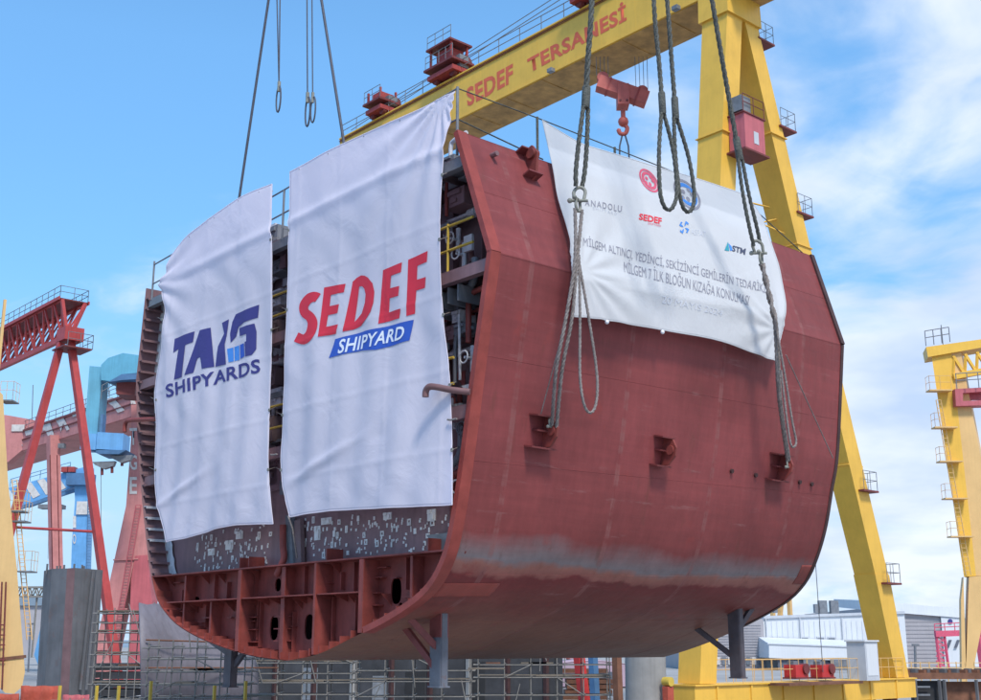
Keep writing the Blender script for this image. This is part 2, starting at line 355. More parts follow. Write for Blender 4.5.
def railing(path, parent, h=1.1, mat='galv', r=0.025, step=1.5, name='railing', mid=True):
    mb = MB(); path = [V(p) for p in path]
    for k in ((h, h * 0.55) if mid else (h,)): mb.tube([p + Z * k for p in path], r, 5)
    for a, b in zip(path[:-1], path[1:]):
        n = max(1, round((b - a).length / step))
        for i in range(n + 1):
            p = a.lerp(b, i / n); mb.tube([p, p + Z * h], r, 5)
    return mb.build(name, mat, parent)

# ------------------------------------------------------------------ the ground, the hills
gm = MB(); gm.add([V((-3000, -200, 0)), V((3000, -200, 0)), V((3000, 5000, 0)), V((-3000, 5000, 0))], [(0, 1, 2, 3)])
gm.build('ground', 'ground', tagd=dict(kind='structure'))
hm = MB(); hp = []; N = 60
for i in range(N + 1):
    x = -1900 + 3400 * i / N
    hp.append((x, 18 + 30 * max(0, math.sin(i * 0.19 + 0.8)) + 9 * math.sin(i * 0.7) * (1 if i < 34 else 0.3)))
hm.grid([[V((x, 1500, -2)) for x, h in hp], [V((x, 1600, h * 0.75)) for x, h in hp], [V((x, 1750, h)) for x, h in hp], [V((x, 2300, -2)) for x, h in hp]])
hm.build('hills', 'hill', tagd=dict(kind='structure'))

# ================================================================== the hull block
hull = empty('hull_block', O, 'huge suspended red oxide ship hull block with open cut end hung with white banners', 'ship section')
N_BOT = smooth_path([V((0, 0, 0)), V((1.2, 0.14, 0)), V((2.43, .47, 0)), V((3.6, .81, 0)), V((4.63, 1.25, 0)), V((5.17, 1.84, 0)), V((5.45, 2.64, 0)), V((5.70, 3.77, 0)), V((6.0, 5.32, 0)), V((6.4, 7.27, 0))], 5)
F_BOT = smooth_path([V((0, 0, 0)), V((0.95, .22, 0)), V((2.08, .56, 0)), V((3.82, 1.25, 0)), V((4.55, 1.75, 0)), V((4.95, 2.33, 0)), V((5.28, 3.1, 0)), V((5.52, 3.99, 0)), V((5.76, 4.94, 0)), V((6.1, 7.52, 0))], 5)
N_TOP = [V((6.4, 7.27, 0)), V((5.41, 9.95, 0))]; F_TOP = [V((6.1, 7.52, 0)), V((5.4, 10.0, 0))]
PORT = smooth_path([V((0, 0, 0)), V((-1.49, .10, 0)), V((-3.28, .38, 0)), V((-4.66, .72, 0)), V((-5.46, 1.07, 0)), V((-6.0, 1.45, 0)), V((-6.4, 2.1, 0)), V((-6.79, 3.0, 0)), V((-7.3, 4.4, 0)), V((-7.7, 5.8, 0)), V((-8.0, 7.23, 0))], 4)
PORT_T = [V((-8.0, 7.23, 0)), V((-7.79, 9.76, 0))]
def station(poly, t, l): q = poly_at(poly, t); return H(q.x, q.y, l)
def shell_grid(a, b, nt, nl, off=0.0):
    g = []
    for i in range(nl + 1):
        l = HL * i / nl; w = i / nl; row = []
        for j in range(nt + 1):
            p = poly_at(a, j / nt).lerp(poly_at(b, j / nt), w)
            row.append(H(p.x, p.y, l))
        g.append(row)
    return g
g_bot = shell_grid(N_BOT, F_BOT, 60, 36); g_top = shell_grid(N_TOP, F_TOP, 16, 36)
PORT_F = [V((p.x * 0.94, p.y, 0)) for p in PORT]; PORT_TF = [V((p.x * 0.94, p.y, 0)) for p in PORT_T]
g_port = shell_grid(PORT, PORT_F, 40, 16); g_portt = shell_grid(PORT_T, PORT_TF, 8, 16)
bv = []; bf = []
for g in (g_bot, g_top):
    o = len(bv); c = len(g[0]); bv += [p for r in g for p in r]
    bf += [(o + i * c + j, o + i * c + j + 1, o + (i + 1) * c + j + 1, o + (i + 1) * c + j) for i in range(len(g) - 1) for j in range(c - 1)]
BVH = BVHTree.FromPolygons(bv, bf)
def hull_hit(x, y):
    p, nrm, i, d = BVH.ray_cast(CAM, ray(x, y).normalized())
    if nrm.dot(ray(x, y)) > 0: nrm = -nrm
    return p, nrm
# horizontal and vertical frame of the side at a point
def side_frame(nrm):
    a = L - nrm * L.dot(nrm); a.normalize(); up = nrm.cross(a); up = up if up.z > 0 else -up
    return a, nrm, up
def seams(mb, a, b, ts):
    for t in ts:
        mb.tube([H(*(lambda q: (q.x, q.y))(poly_at(a, t).lerp(poly_at(b, t), w)), HL * w) for w in [i / 24 for i in range(25)]], 0.005, 5)
def vseams(mb, a, b, ws):
    for w in ws:
        mb.tube([H(*(lambda q: (q.x, q.y))(poly_at(a, t).lerp(poly_at(b, t), w)), HL * w) for t in [i / 40 for i in range(41)]], 0.004, 5)
mb = MB(); mb.grid(g_bot); mb.grid(g_top)
seams(mb, N_BOT, F_BOT, (0.30, 0.47, 0.66, 0.83)); seams(mb, N_TOP, F_TOP, (0.5, 0.999)); seams(mb, N_BOT, F_BOT, (0.998,)); vseams(mb, N_BOT, F_BOT, (0.09, 0.345, 0.60, 0.86)); vseams(mb, N_TOP, F_TOP, (0.345, 0.60, 0.86))
mb.build('shell_plating', 'hull', hull, recalc=True)
mb = MB(); mb.grid(g_port); mb.grid(g_portt); mb.build('port_shell', 'plum', hull)
# bright edge strip along the cut edge of the starboard plating: outer doubler and end face
def edge_strip(poly_n, poly_f, w0, w1, out, mat, name, t0=0.0, nt=44, endl=-0.01):
    A = []; B = []; C = []; D = []
    for j in range(nt + 1):
        t = t0 + (1 - t0) * j / nt
        p = poly_at(poly_n, t).lerp(poly_at(poly_f, t), w0); q = poly_at(poly_n, t).lerp(poly_at(poly_f, t), w1)
        tt = max(0.001, min(0.999, t)); e = 0.002
        tn = poly_at(poly_n, min(1, tt + e)) - poly_at(poly_n, tt - e); nn = V((tn.y, -tn.x, 0)).normalized()
        A.append(H(p.x - nn.x * 0.10, p.y - nn.y * 0.10, HL * w0 + endl)); B.append(H(p.x + nn.x * out, p.y + nn.y * out, HL * w0 + endl))
        C.append(H(q.x + nn.x * out, q.y + nn.y * out, HL * w1)); D.append(H(q.x - nn.x * 0.02, q.y - nn.y * 0.02, HL * w1))
    mb = MB(); mb.grid([A, B], False); mb.grid([B, C]); mb.grid([C, D], False)
    return mb.build(name, mat, hull)
edge_strip(N_BOT, F_BOT, 0.0, 0.020, 0.022, 'edge', 'edge_strip', 0.25)
edge_strip(N_TOP, F_TOP, 0.0, 0.020, 0.022, 'edge', 'edge_strip', 0.0, 6)
edge_strip(N_BOT, F_BOT, 1.0, 0.993, 0.02, 'edgedark', 'edge_strip', 0.22, 44, 0.03)
edge_strip(N_TOP, F_TOP, 1.0, 0.990, 0.05, 'edgedark', 'edge_strip', 0.0, 6, 0.03)
# bright red doubler plate at the bilge by the cut end
def patch(t0, t1, w0, w1, out, mat, name):
    rows = []
    for i in range(13):
        w = w0 + (w1 - w0) * i / 12; row = []
        for j in range(11):
            t = t0 + (t1 - t0) * j / 10; p = poly_at(N_BOT, t).lerp(poly_at(F_BOT, t), w)
            tn = poly_at(N_BOT, t + .002) - poly_at(N_BOT, t - .002); nn = V((tn.y, -tn.x, 0)).normalized()
            row.append(H(p.x + nn.x * out, p.y + nn.y * out, HL * w))
        rows.append(row)
    return MB().grid(rows).build(name, mat, hull, solid=0.004)
patch(0.415, 0.452, 0.0205, 0.14, 0.004, 'edge', 'doubler_plate')
patch(0.45, 0.50, 0.955, 0.992, 0.004, 'redlead', 'doubler_plate')


# inner structure of the cut end ------------------------------------------------
def stbd_s(z):      # half breadth of the starboard shell at height z, at the cut end
    pl = N_BOT + N_TOP[1:]
    for a, b in zip(pl[:-1], pl[1:]):
        if a.y <= z <= b.y: return a.x + (b.x - a.x) * ((z - a.y) / max(1e-6, b.y - a.y))
    return 5.4
def port_s(z):
    pl = PORT + PORT_T[1:]
    for a, b in zip(pl[:-1], pl[1:]):
        if a.y <= z <= b.y: return a.x + (b.x - a.x) * ((z - a.y) / max(1e-6, b.y - a.y))
    return -7.8
def shell_z(s):     # height of the bottom plating at s
    pl = PORT if s < 0 else N_BOT
    for a, b in zip(pl[:-1], pl[1:]):
        lo, hi = sorted((a.x, b.x))
        if lo <= s <= hi and hi > lo: return a.y + (b.y - a.y) * ((s - a.x) / (b.x - a.x))
    return 1.5
ZT = 1.98           # tank top
DECKS = (4.55, 7.2, 9.45)
def section_poly(z0, z1, inset, l, n=24):
    pts = [H(stbd_s(z0 + (z1 - z0) * i / n) - inset, z0 + (z1 - z0) * i / n, l) for i in range(n + 1)]
    pts += [H(port_s(z1 + (z0 - z1) * i / n) + inset, z1 + (z0 - z1) * i / n, l) for i in range(n + 1)]
    return pts
LB = 1.25
MB().prism(section_poly(ZT + 0.02, 4.5, 0.08, 0.55), L * 0.02).build('lower_bulkhead', 'plum', hull)
MB().prism(section_poly(4.6, 9.3, 0.12, LB), L * 0.02).build('upper_bulkhead', 'plumdark', hull)
MB().prism([V(p) for p in [H(poly_at(F_BOT, t).x - .25, poly_at(F_BOT, t).y + .2, HL - .4) for t in [.1 + .9 * i / 30 for i in range(31)]] + [H(5.1, 9.4, HL - .4), H(-7.2, 9.4, HL - .4)] + [H(p.x * .94 + .3, p.y + .15, HL - .4) for p in PORT[::-1][:-4]]], L * 0.02).build('far_bulkhead', 'plumdark', hull)
for z in DECKS:
    mb = MB(); th = 0.02
    a = [H(stbd_s(z) - .05, z, 0.12), H(port_s(z) + .05, z, 0.12), H(port_s(z) * .95, z, HL - .3), H(stbd_s(z) - .45, z, HL - .3)]
    mb.box8(a, [p + Z * th for p in a]); mb.build('deck', 'plum', hull)
    mb = MB(); mb.beam(H(stbd_s(z) - .08, z - .13, 0.10), H(port_s(z) + .08, z - .13, 0.10), 0.02, 0.24); mb.beam(H(stbd_s(z) - .1, z - .25, 0.12), H(port_s(z) + .1, z - .25, 0.12), 0.16, 0.015)
    mb.build('deck_beam', 'plum' if z < 9 else 'steel', hull)
# longitudinal deck stiffeners under each deck, seen end on
for z in DECKS:
    s = -6.6
    while s < 5.4:
        MB().obox(H(s, z - .10, 0.62), (0.012, 0.5, 0.09)).build('deck_stiffener', 'plumdark', hull); s += 0.62
# vertical stiffeners on the upper bulkhead
s = -7.0
while s < 5.6:
    MB().obox(H(s, 5.85, LB - .09), (0.012, 0.08, 1.1)).build('bulkhead_stiffener', 'plum', hull)
    MB().obox(H(s + .2, 8.2, LB - .09), (0.012, 0.08, 0.95)).build('bulkhead_stiffener', 'plum', hull); s += 0.9
# port shell: stacked longitudinals seen on its inner face, and pale web frame
zz = 2.05
while zz < 9.6:
    sx = port_s(zz)
    mb = MB(); mb.obox(H(sx + .085, zz, .255), (.075, .225, .008)); mb.obox(H(sx + .155, zz - .025, .255), (.008, .225, .03))
    mb.build('longitudinal', 'foil' if 2.9 < zz < 4 else 'plum', hull)
    zz += 0.285
for l0, w0_, wd in ((0.50, .02, .40), (1.02, .3, .8)):
    mb = MB(); A = []; B = []
    for i in range(81):
        z = 2.02 + 7.4 * i / 80; sx = port_s(z); k = (0.0, 0.035, 0.05, 0.035)[i % 4]
        A.append(H(sx + w0_, z, l0)); B.append(H(sx + wd - k, z, l0))
    mb.grid([A, B], False); mb.build('web_frame', 'foil' if l0 < 1 else 'plum', hull, solid=0.015)
mb = MB(); pp = [hpx(132, 420, -.1), hpx(127, 421, -.1), hpx(125, 425, -.1), hpx(124.5, 432, -.1)]
pp = [hpx(158, 419, -.1)] + smooth_path(pp, 4); mb.tube(pp, 0.06, 10); mb.build('bent_pipe', 'redlead', hull)
mb = MB(); mb.tube(smooth_path([hpx(470, 392, -.1), hpx(452, 390, -.3), hpx(436, 387, -.45), hpx(429, 387, -.5), hpx(426, 391, -.5), hpx(425.5, 397, -.5)], 4), 0.062, 10); mb.build('bent_pipe', 'pipe', hull)

# double bottom: transverse floor with openings, longitudinal girders, ledges
def sc_px(x, y, l=0.0):
    s, z, _ = hull_coords(hpx(x, y, l)); return s, z
from mathutils.geometry import tessellate_polygon
def holed_plate(outer, holes, l, mat, name, parent):
    loops = [[V((s, z, 0)) for s, z in outer]] + [[V((s, z, 0)) for s, z in h] for h in holes]
    flat = [p for lp in loops for p in lp]; tri = tessellate_polygon(loops)
    mb = MB(); mb.add([H(p.x, p.y, l) for p in flat], tri)
    i = 0
    for lp in loops:                                   # wall of the plate's thickness
        n = len(lp); mb.add([H(p.x, p.y, l) for p in lp] + [H(p.x, p.y, l + .03) for p in lp], [(j, (j + 1) % n, n + (j + 1) % n, n + j) for j in range(n)])
    return mb.build(name, mat, parent)
def oval(cx, cz, a, b, n=20): return [(cx + a * math.copysign(abs(math.cos(t)) ** 0.75, math.cos(t)), cz + b * math.copysign(abs(math.sin(t)) ** 0.75, math.sin(t))) for t in [2 * math.pi * i / n for i in range(n)]]
LF = 0.42
outer = [(p.x + .02, p.y + .02) for p in PORT[::-1] if p.y < ZT - .1] + [(p.x - .02, p.y + .02) for p in N_BOT[1:] if p.y < ZT - .1] + [(stbd_s(ZT) - .02, ZT - .02), (port_s(ZT) + .02, ZT - .02)]
holes = [oval(*sc_px(396, 591, LF), .17, .25), oval(*sc_px(400.5, 607, LF), .06, .08), oval(*sc_px(309, 627, LF), .17, .26), oval(*sc_px(274, 628, LF), .17, .26), oval(*sc_px(278, 585, LF), .12, .14), oval(*sc_px(196, 601, LF), .16, .1)]
holed_plate(outer, holes, LF, 'redlead', 'floor_plate', hull)
MB().box8([H(port_s(ZT) + .02, ZT - .03, .03), H(5.15, ZT - .03, .05), H(5.15, ZT - .03, LB), H(port_s(ZT) + .02, ZT - .03, LB)], [H(port_s(ZT) + .02, ZT, .03), H(5.15, ZT, .05), H(5.15, ZT, LB), H(port_s(ZT) + .02, ZT, LB)]).build('tank_top', 'redlead', hull)
MB().prism([H(s, shell_z(s) + .16, LF + .9) for s in [-5.6 + .25 * i for i in range(42)]] + [H(4.8, ZT, LF + .9), H(-6.1, ZT, LF + .9)], L * .02).build('inner_floor', 'edgedark', hull)
def girder(s, z0, z1, l0=0.03, fl=0.0):
    mb = MB(); mb.box8([H(s - .008, z0, l0), H(s + .008, z0, l0), H(s + .008, z0, LF), H(s - .008, z0, LF)], [H(s - .008, z1, l0), H(s + .008, z1, l0), H(s + .008, z1, LF), H(s - .008, z1, LF)])
    if fl: mb.obox(H(s, (z0 + z1) / 2, l0), (fl, .012, (z1 - z0) / 2))
    mb.build('girder', 'redlead', hull)
ZLg = 1.30
for x, hi in ((178, 1), (205, 0), (238, 1), (276.5, 1), (314, 1), (360.5, 1), (405, 1)):
    s, _ = sc_px(x, 620); zb = shell_z(s) + .02
    girder(s, zb, ZT - .05 if hi else ZLg, l0=(.0 if x in (238, 314, 360.5) else .14), fl=(0.07 if x in (238, 276.5, 360.5) else 0.035))
for a, b in ((166, 205), (205, 314), (314, 357)):
    s0, _ = sc_px(a, 605); s1, _ = sc_px(b, 600)
    MB().box8([H(s0, ZLg, .02), H(s1, ZLg, .02), H(s1, ZLg, LF), H(s0, ZLg, LF)], [H(s0, ZLg + .025, .02), H(s1, ZLg + .025, .02), H(s1, ZLg + .025, LF), H(s0, ZLg + .025, LF)]).build('stringer', 'redlead', hull)
for x0, x1, ys in ((241, 262, (618, 630, 642)), (280, 296, (617, 629, 641)), (366, 384, (594, 606, 620)), (180, 196, (612, 620)), (208, 222, (600, 618))):
    for y in ys:
        s0, z = sc_px(x0, y, LF); s1, _ = sc_px(x1, y, LF)
        if z > shell_z((s0 + s1) / 2) + .06: MB().obox(H((s0 + s1) / 2, z, LF - .08), (abs(s1 - s0) / 2, .08, .012)).build('rib', 'redlead', hull)
for x, y0, y1 in ((231, 582, 600), (262, 600, 640), (297, 612, 655), (330, 590, 640), (345, 572, 590), (420, 565, 590), (186, 590, 610), (218, 585, 600)):
    s, z1 = sc_px(x, y0, LF); _, z0 = sc_px(x, y1, LF); z0 = max(z0, shell_z(s) + .03); z1 = min(z1, ZT - .05)
    MB().obox(H(s, (z0 + z1) / 2, LF - .05), (.012, .05, max(.05, (z1 - z0) / 2))).build('flat_bar', 'redlead', hull)
rb = random.Random(5)
for i in range(46):
    x = rb.uniform(172, 425); s, _ = sc_px(x, 600, LF); zb = shell_z(s) + .05; hi = rb.random() < .5
    lo_, hi_ = (ZLg + .03, ZT - .05) if hi else (zb + .1, min(ZLg, ZT) - .03)
    if hi_ - lo_ < .12: continue
    z = rb.uniform(lo_ + .05, hi_ - .05); q = rb.random(); mb = MB()
    if q < .45: mb.obox(H(s, z, LF - .06), (rb.uniform(.08, .2), .06, .010)); mb.build('rib', 'redlead', hull)
    elif q < .75: mb.obox(H(s, (lo_ + hi_) / 2, LF - .045), (.010, .045, (hi_ - lo_) / 2)); mb.build('flat_bar', 'redlead', hull)
    else:
        mb.prism([H(s, hi_, LF - .01), H(s, hi_, LF - .26), H(s, hi_ - .22, LF - .01)], U * .012); mb.build('bracket', 'redlead', hull)
for i in range(20):
    s = -5.9 + i * .5; mb = MB(); mb.prism([H(s, ZLg - .005, .05), H(s, ZLg - .005, LF - .01), H(s, ZLg - .14, LF - .01)], U * .012)
    if ZLg - .14 > shell_z(s) + .02 and s < 2.3: mb.build('bracket', 'redlead', hull)
s = -6.0                                         # ends of the bottom longitudinals along the plating
while s < 4.9:
    zb = shell_z(s)
    MB().obox(H(s, zb + .09, .22), (.010, .20, .075)).build('bottom_longitudinal', 'redlead', hull); s += 0.36
A = [H(p.x + .02, p.y + .012, .01) for p in PORT if p.y < ZT] + [H(port_s(ZT) + .02, ZT, .01)]
MB().grid([A, [p + L * .85 for p in A]]).build('bilge_plating', 'redlead', hull)
# brackets standing on the tank top between the girders
for x in (243, 252, 330, 432):
    s, z = sc_px(x, 575, .2)
    MB().obox(H(s, ZT + .12, .3), (.012, .2, .12)).build('bracket', 'redlead', hull)
mb = MB(); s, z = sc_px(431, 573, .3)
mb.prism([H(s - .28, ZT + .34, .4), H(s + .38, ZT + .34, .4), H(s + .32, ZT, .4), H(s + .1, ZT - .02, .4)], L * .02); mb.build('knee_plate', 'steel', hull)
# pale insulation pins and pads on the lower bulkhead
n_p = 0; rows = [(x, y) for x in range(196, 452, 9) for y in (520, 532, 545, 556, 566)]
rnd.shuffle(rows)
for x, y in rows:
    if n_p >= 84: break
    if x < 280 and y < 530: continue
    if 270 < x < 300: continue
    xx, yy = x + rnd.uniform(-3.5, 3.5), y + rnd.uniform(-4, 4) + (2 if x < 270 else 0)
    s, z = sc_px(xx, yy, .53)
    if z < ZT + .08 or s > stbd_s(z) - .2 or s < port_s(z) + .9: continue
    big = rnd.random() < .16; k = rnd.uniform(.028, .045) * (1.5 if big else 1); kz = rnd.uniform(.03, .065) * (1.3 if big else 1)
    mb = MB(); c = H(s, z, .54)
    if rnd.random() < .22:
        for q in ((-k, 0), (k, 0)): mb.obox(c - U * q[0] + Z * q[1], (.014, .008, kz))
        mb.obox(c + Z * kz, (k + .014, .008, .014)); mb.obox(c - Z * kz, (k + .014, .008, .014))
    else:
        mb.obox(c, (k * .6, .008, kz * .75))
        if rnd.random() < .5: mb.obox(c + Z * kz * 1.2 - U * k * .5, (k * .5, .012, kz * .4))
    mb.build('insulation_pad', 'pad', hull); n_p += 1
mb = MB()
for i in range(260):
    x = rnd.uniform(196, 452); y = rnd.choice((527, 541, 551, 560, 565)) + rnd.uniform(-4, 4)
    if 268 < x < 302: continue
    s, z = sc_px(x, y, .54)
    if z < ZT + .06 or s > stbd_s(z) - .2 or s < port_s(z) + .9 or z > 3.0: continue
    w_ = rnd.uniform(.010, .026); mb.obox(H(s, z, .543), (w_, .006, rnd.uniform(.012, .05)))
tag(mb.build('insulation_pin', 'pad', hull), kind='stuff')
for x, y, w, h in ((238, 535, .30, .18), (228, 545, .34, .22), (325, 521, .38, .14), (316, 533, .22, .30), (386, 516, .26, .14), (430, 515, .24, .22), (210, 552, .3, .16)):
    s, z = sc_px(x, y, .5); mb = MB()
    mb.obox(H(s, z, .54), (w * .5, .012, h * .5)); mb.obox(H(s - w * .2, z + h * .3, .52), (w * .2, .02, h * .18)); mb.obox(H(s + w * .25, z - h * .1, .52), (w * .12, .02, h * .3)); mb.build('cable_box', 'pad', hull)
# pillar, pipes and stores between the two banners and beside the shell
mb = MB(); mb.beam(hpx(290, 515, .4), H(hull_coords(hpx(293, 566, .4))[0], ZT, .4), .2, .12); mb.build('pillar', 'steel', hull)
mb = MB(); mb.beam(hpx(299, 520, .45), H(hull_coords(hpx(300, 566, .45))[0], ZT, .45), .24, .1); mb.build('pillar', 'plumdark', hull)
mb = MB(); mb.tube(smooth_path([hpx(283, 525, .25), hpx(283, 545, .25), hpx(284, 558, .25), hpx(280, 568, .2), hpx(277, 575, .2)], 4), .075, 9); mb.build('drain_pipe', 'redlead', hull)
mb = MB(); mb.tube(smooth_path([hpx(430, 303, .6), hpx(455, 297, .5), hpx(470, 287, .5), hpx(475, 275, .5), hpx(475, 258, .5)], 5), .075, 9); mb.build('bent_pipe', 'steel', hull)
mb = MB(); mb.tube(smooth_path([hpx(452, 465, .35), hpx(459, 456, .35), hpx(461, 445, .35), hpx(461, 425, .35)], 5), .07, 9); mb.build('bent_pipe', 'steel', hull)
mb = MB(); mb.tube([hpx(459, 315, .5), hpx(460, 380, .5)], .03, 6); mb.build('cable', 'foil', hull)
for x, y, w, h, mt in ((279, 236, .25, .2, 'steel'), (283, 268, .3, .16, 'steel'), (281, 300, .3, .2, 'foil'), (279, 335, .25, .3, 'plumdark'), (284, 352, .16, .3, 'foil'), (278, 378, .2, .2, 'plumdark'), (282, 398, .28, .2, 'foil'), (276, 430, .16, .3, 'plumdark'),
                       (279, 470, .25, .35, 'plumdark'), (456, 312, .3, .1, 'steel'), (464, 318, .12, .12, 'foil'), (468, 330, .2, .1, 'steel'), (455, 335, .2, .14, 'plum'), (458, 410, .3, .07, 'steel'), (456, 420, .25, .05, 'foil'), (455, 482, .2, .15, 'foil'), (458, 497, .12, .06, 'foil'),
                       (452, 165, .3, .1, 'steel'), (462, 200, .3, .18, 'plum'), (458, 176, .4, .05, 'steel')):
    mb = MB(); c = hpx(x, y, .75); mb.obox(c, (w, .2, h)); mb.obox(c - L * .2 + Z * h * .5, (w * .7, .05, h * .25)); mb.obox(c - L * .2 - Z * h * .4, (w * .3, .04, h * .2)); mb.build('equipment_box', mt, hull)
for x in (442, 452, 462, 472):
    mb = MB(); mb.obox(hpx(x, 306 + (x - 442) * -.35, .5), (.02, .35, .16)); mb.build('bracket', 'steel', hull)
ri = random.Random(21)
for gx0, gx1, gy0, gy1, n_i in ((270, 291, 220, 505, 26), (442, 478, 160, 500, 34), (160, 172, 300, 520, 6)):
    for i in range(n_i):
        x, y = ri.uniform(gx0, gx1), ri.uniform(gy0, gy1); l_ = ri.uniform(.45, 1.1); c = hpx(x, y, l_); s_, z_, _ = hull_coords(c)
        if s_ > stbd_s(z_) - .25: continue
        t_ = ri.choice(('pipe', 'pipe', 'tray', 'valve', 'bracket', 'pad')); mt = ri.choice(('steel', 'foil', 'foil', 'plum', 'trimgrey', 'redlead'))
        mb = MB()
        if t_ == 'pipe':
            if ri.random() < .5: mb.tube(smooth_path([c - Z * .5, c + Z * .3, c + Z * .45 - U * .1, c + Z * .5 - U * .5], 4), ri.uniform(.03, .07), 8)
            else: mb.tube([c - U * .9, c + U * .9], ri.uniform(.03, .06), 8); mb.tube([c - U * .1, c + U * .1], .085, 8)
            mb.build('pipe', mt, hull)
        elif t_ == 'tray':
            mb.obox(c, (.7, .1, .02)); [mb.tube([c - U * .7 + Z * .04 + L * q, c + U * .7 + Z * .04 + L * q], .02, 5) for q in (-.06, -.01, .05)]; mb.build('cable_tray', mt, hull)
        elif t_ == 'valve':
            mb.tube([c - Z * .25, c + Z * .25], .05, 8); mb.tube([c - L * .2, c], .03, 6); mb.tube([c - L * .22 + (U * math.cos(a) + Z * math.sin(a)) * .12 for a in [i * math.pi / 5 for i in range(10)]], .018, 5, True); mb.build('valve', mt, hull)
        elif t_ == 'bracket':
            mb.prism([c, c + U * .35, c - Z * .35], L * .02); mb.build('bracket', mt, hull)
        else:
            mb.obox(c, (.12, .03, .16)); mb.build('panel', mt, hull)
# light deck edge bands in the gaps
for z, mt in ((8.35, 'steel'), (5.9, 'steel'), (3.75, 'plum')):
    MB().beam(H(4.6, z, .5), H(-6.8, z, .5), .05, .13).build('stringer', mt, hull)
# yellow guard rails inside the end
def inner_rail(z, s0, s1, l=.3):
    mb = MB()
    for k in (1.0, .5): mb.tube([H(s0, z + k, l), H(s1, z + k, l)], .028, 6)
    s = s0
    while s <= s1 + .01: mb.tube([H(s, z, l), H(s, z + 1.05, l)], .028, 6); s += 1.3
    mb.build('guard_rail', 'yellowrail', hull)
inner_rail(7.22, -6.9, 5.55); inner_rail(4.57, -6.9, 5.0)
# guard rail on the weather deck, along the cut end and along the starboard edge
TOPZ = 10.75
mb = MB()
for a, b in ((hpx(457, 130), hpx(453, 92)),): mb.tube([H(5.3, 9.5, .1), H(5.3, TOPZ + .18, .1)], .03, 6)
for s in (3.4, 1.2, -1.0, -3.2, -5.4, -7.6): mb.tube([H(s, 9.4, .1), H(s, TOPZ - .02 * (5 - s), .1)], .03, 6)
mb.tube([H(5.3, TOPZ + .15, .1), H(-1.2, TOPZ - .12, .1), H(-7.6, TOPZ - .35, .1)], .022, 6)
mb.tube([H(5.3, TOPZ - .5, .1), H(-7.6, TOPZ - .9, .1)], .022, 6)
mb.build('deck_railing', 'steel', hull)
mb = MB()
for l in (2.25, 4.6, 7.0, 9.2): mb.tube([H(5.3, 9.85, l), H(5.3, 10.95, l)], .028, 6)
mb.tube([H(5.3, TOPZ + .15, .1), H(5.3, 10.93, 2.25)], .014, 6); mb.tube([H(5.3, 10.25, .1), H(5.3, 10.05, 2.4)], .016, 6)
mb.tube([H(5.3, 10.93, 2.25), H(5.3, 10.9, 9.2), H(5.3, 10.05, 11.6)], .014, 6)
mb.build('deck_railing', 'rope', hull)
# lifting lugs on the side: shelves, pad eye, pin hole ring
def lug(x, y, w=.30, kind=0):
    p, nrm = hull_hit(x, y); a, nn, up = side_frame(nrm); ax = (a, nn, up)
    eye = MB()
    eye.prism([p + a * .06 + up * (.32), p + a * .06 + nn * .20 + up * .32, p + a * .06 + nn * .36 + up * .12, p + a * .06 + nn * .36 - up * .05, p + a * .06 + nn * .22 - up * .26, p + a * .06 - up * .30], a * .05)
    e = eye.build('pad_eye', 'redlead', hull)
    MB().tube([p + a * .02 + nn * .22 + up * .05, p + a * .15 + nn * .22 + up * .05], .10, 12).build('pin_boss', 'redlead', e)
    for dz, ww, dd in ((.30, w, .24), (.02, w * .6, .16), (-.30, w * 1.1, .22)):
        MB().obox(p + up * dz + nn * dd * .5 - a * .06, (ww, dd * .5, .016), ax).build('shelf_plate', 'machdark', e)
    return p, nrm
lugL, nL = lug(541, 432); lug(660, 451, .2); lugR, nR = lug(777, 467)
p, nrm = hull_hit(528, 166); a, nn, up = side_frame(nrm)
mb = MB(); mb.prism([p - a * .02 + up * .36, p - a * .02 + nn * .26 + up * .34, p - a * .02 + nn * .34 + up * .1, p - a * .02 + nn * .12 - up * .34, p - a * .02 - up * .36], a * .06); e = mb.build('pad_eye', 'redlead', hull)
MB().tube([p - a * .08 + nn * .2 + up * .16, p + a * .1 + nn * .2 + up * .16], .11, 12).build('pin_boss', 'redlead', e)
for dz in (.28, -.32): MB().obox(p + up * dz + nn * .1 - a * .06, (.19, .11, .018), (a, nn, up)).build('shelf_plate', 'machdark', e)
for x, y in ((731, 471), (799, 482), (811, 484), (755, 475)):
    p, nrm = hull_hit(x, y); MB().tube([p - nrm * .01, p + nrm * .05], .05, 8).build('pipe_stub', 'edgedark', hull)
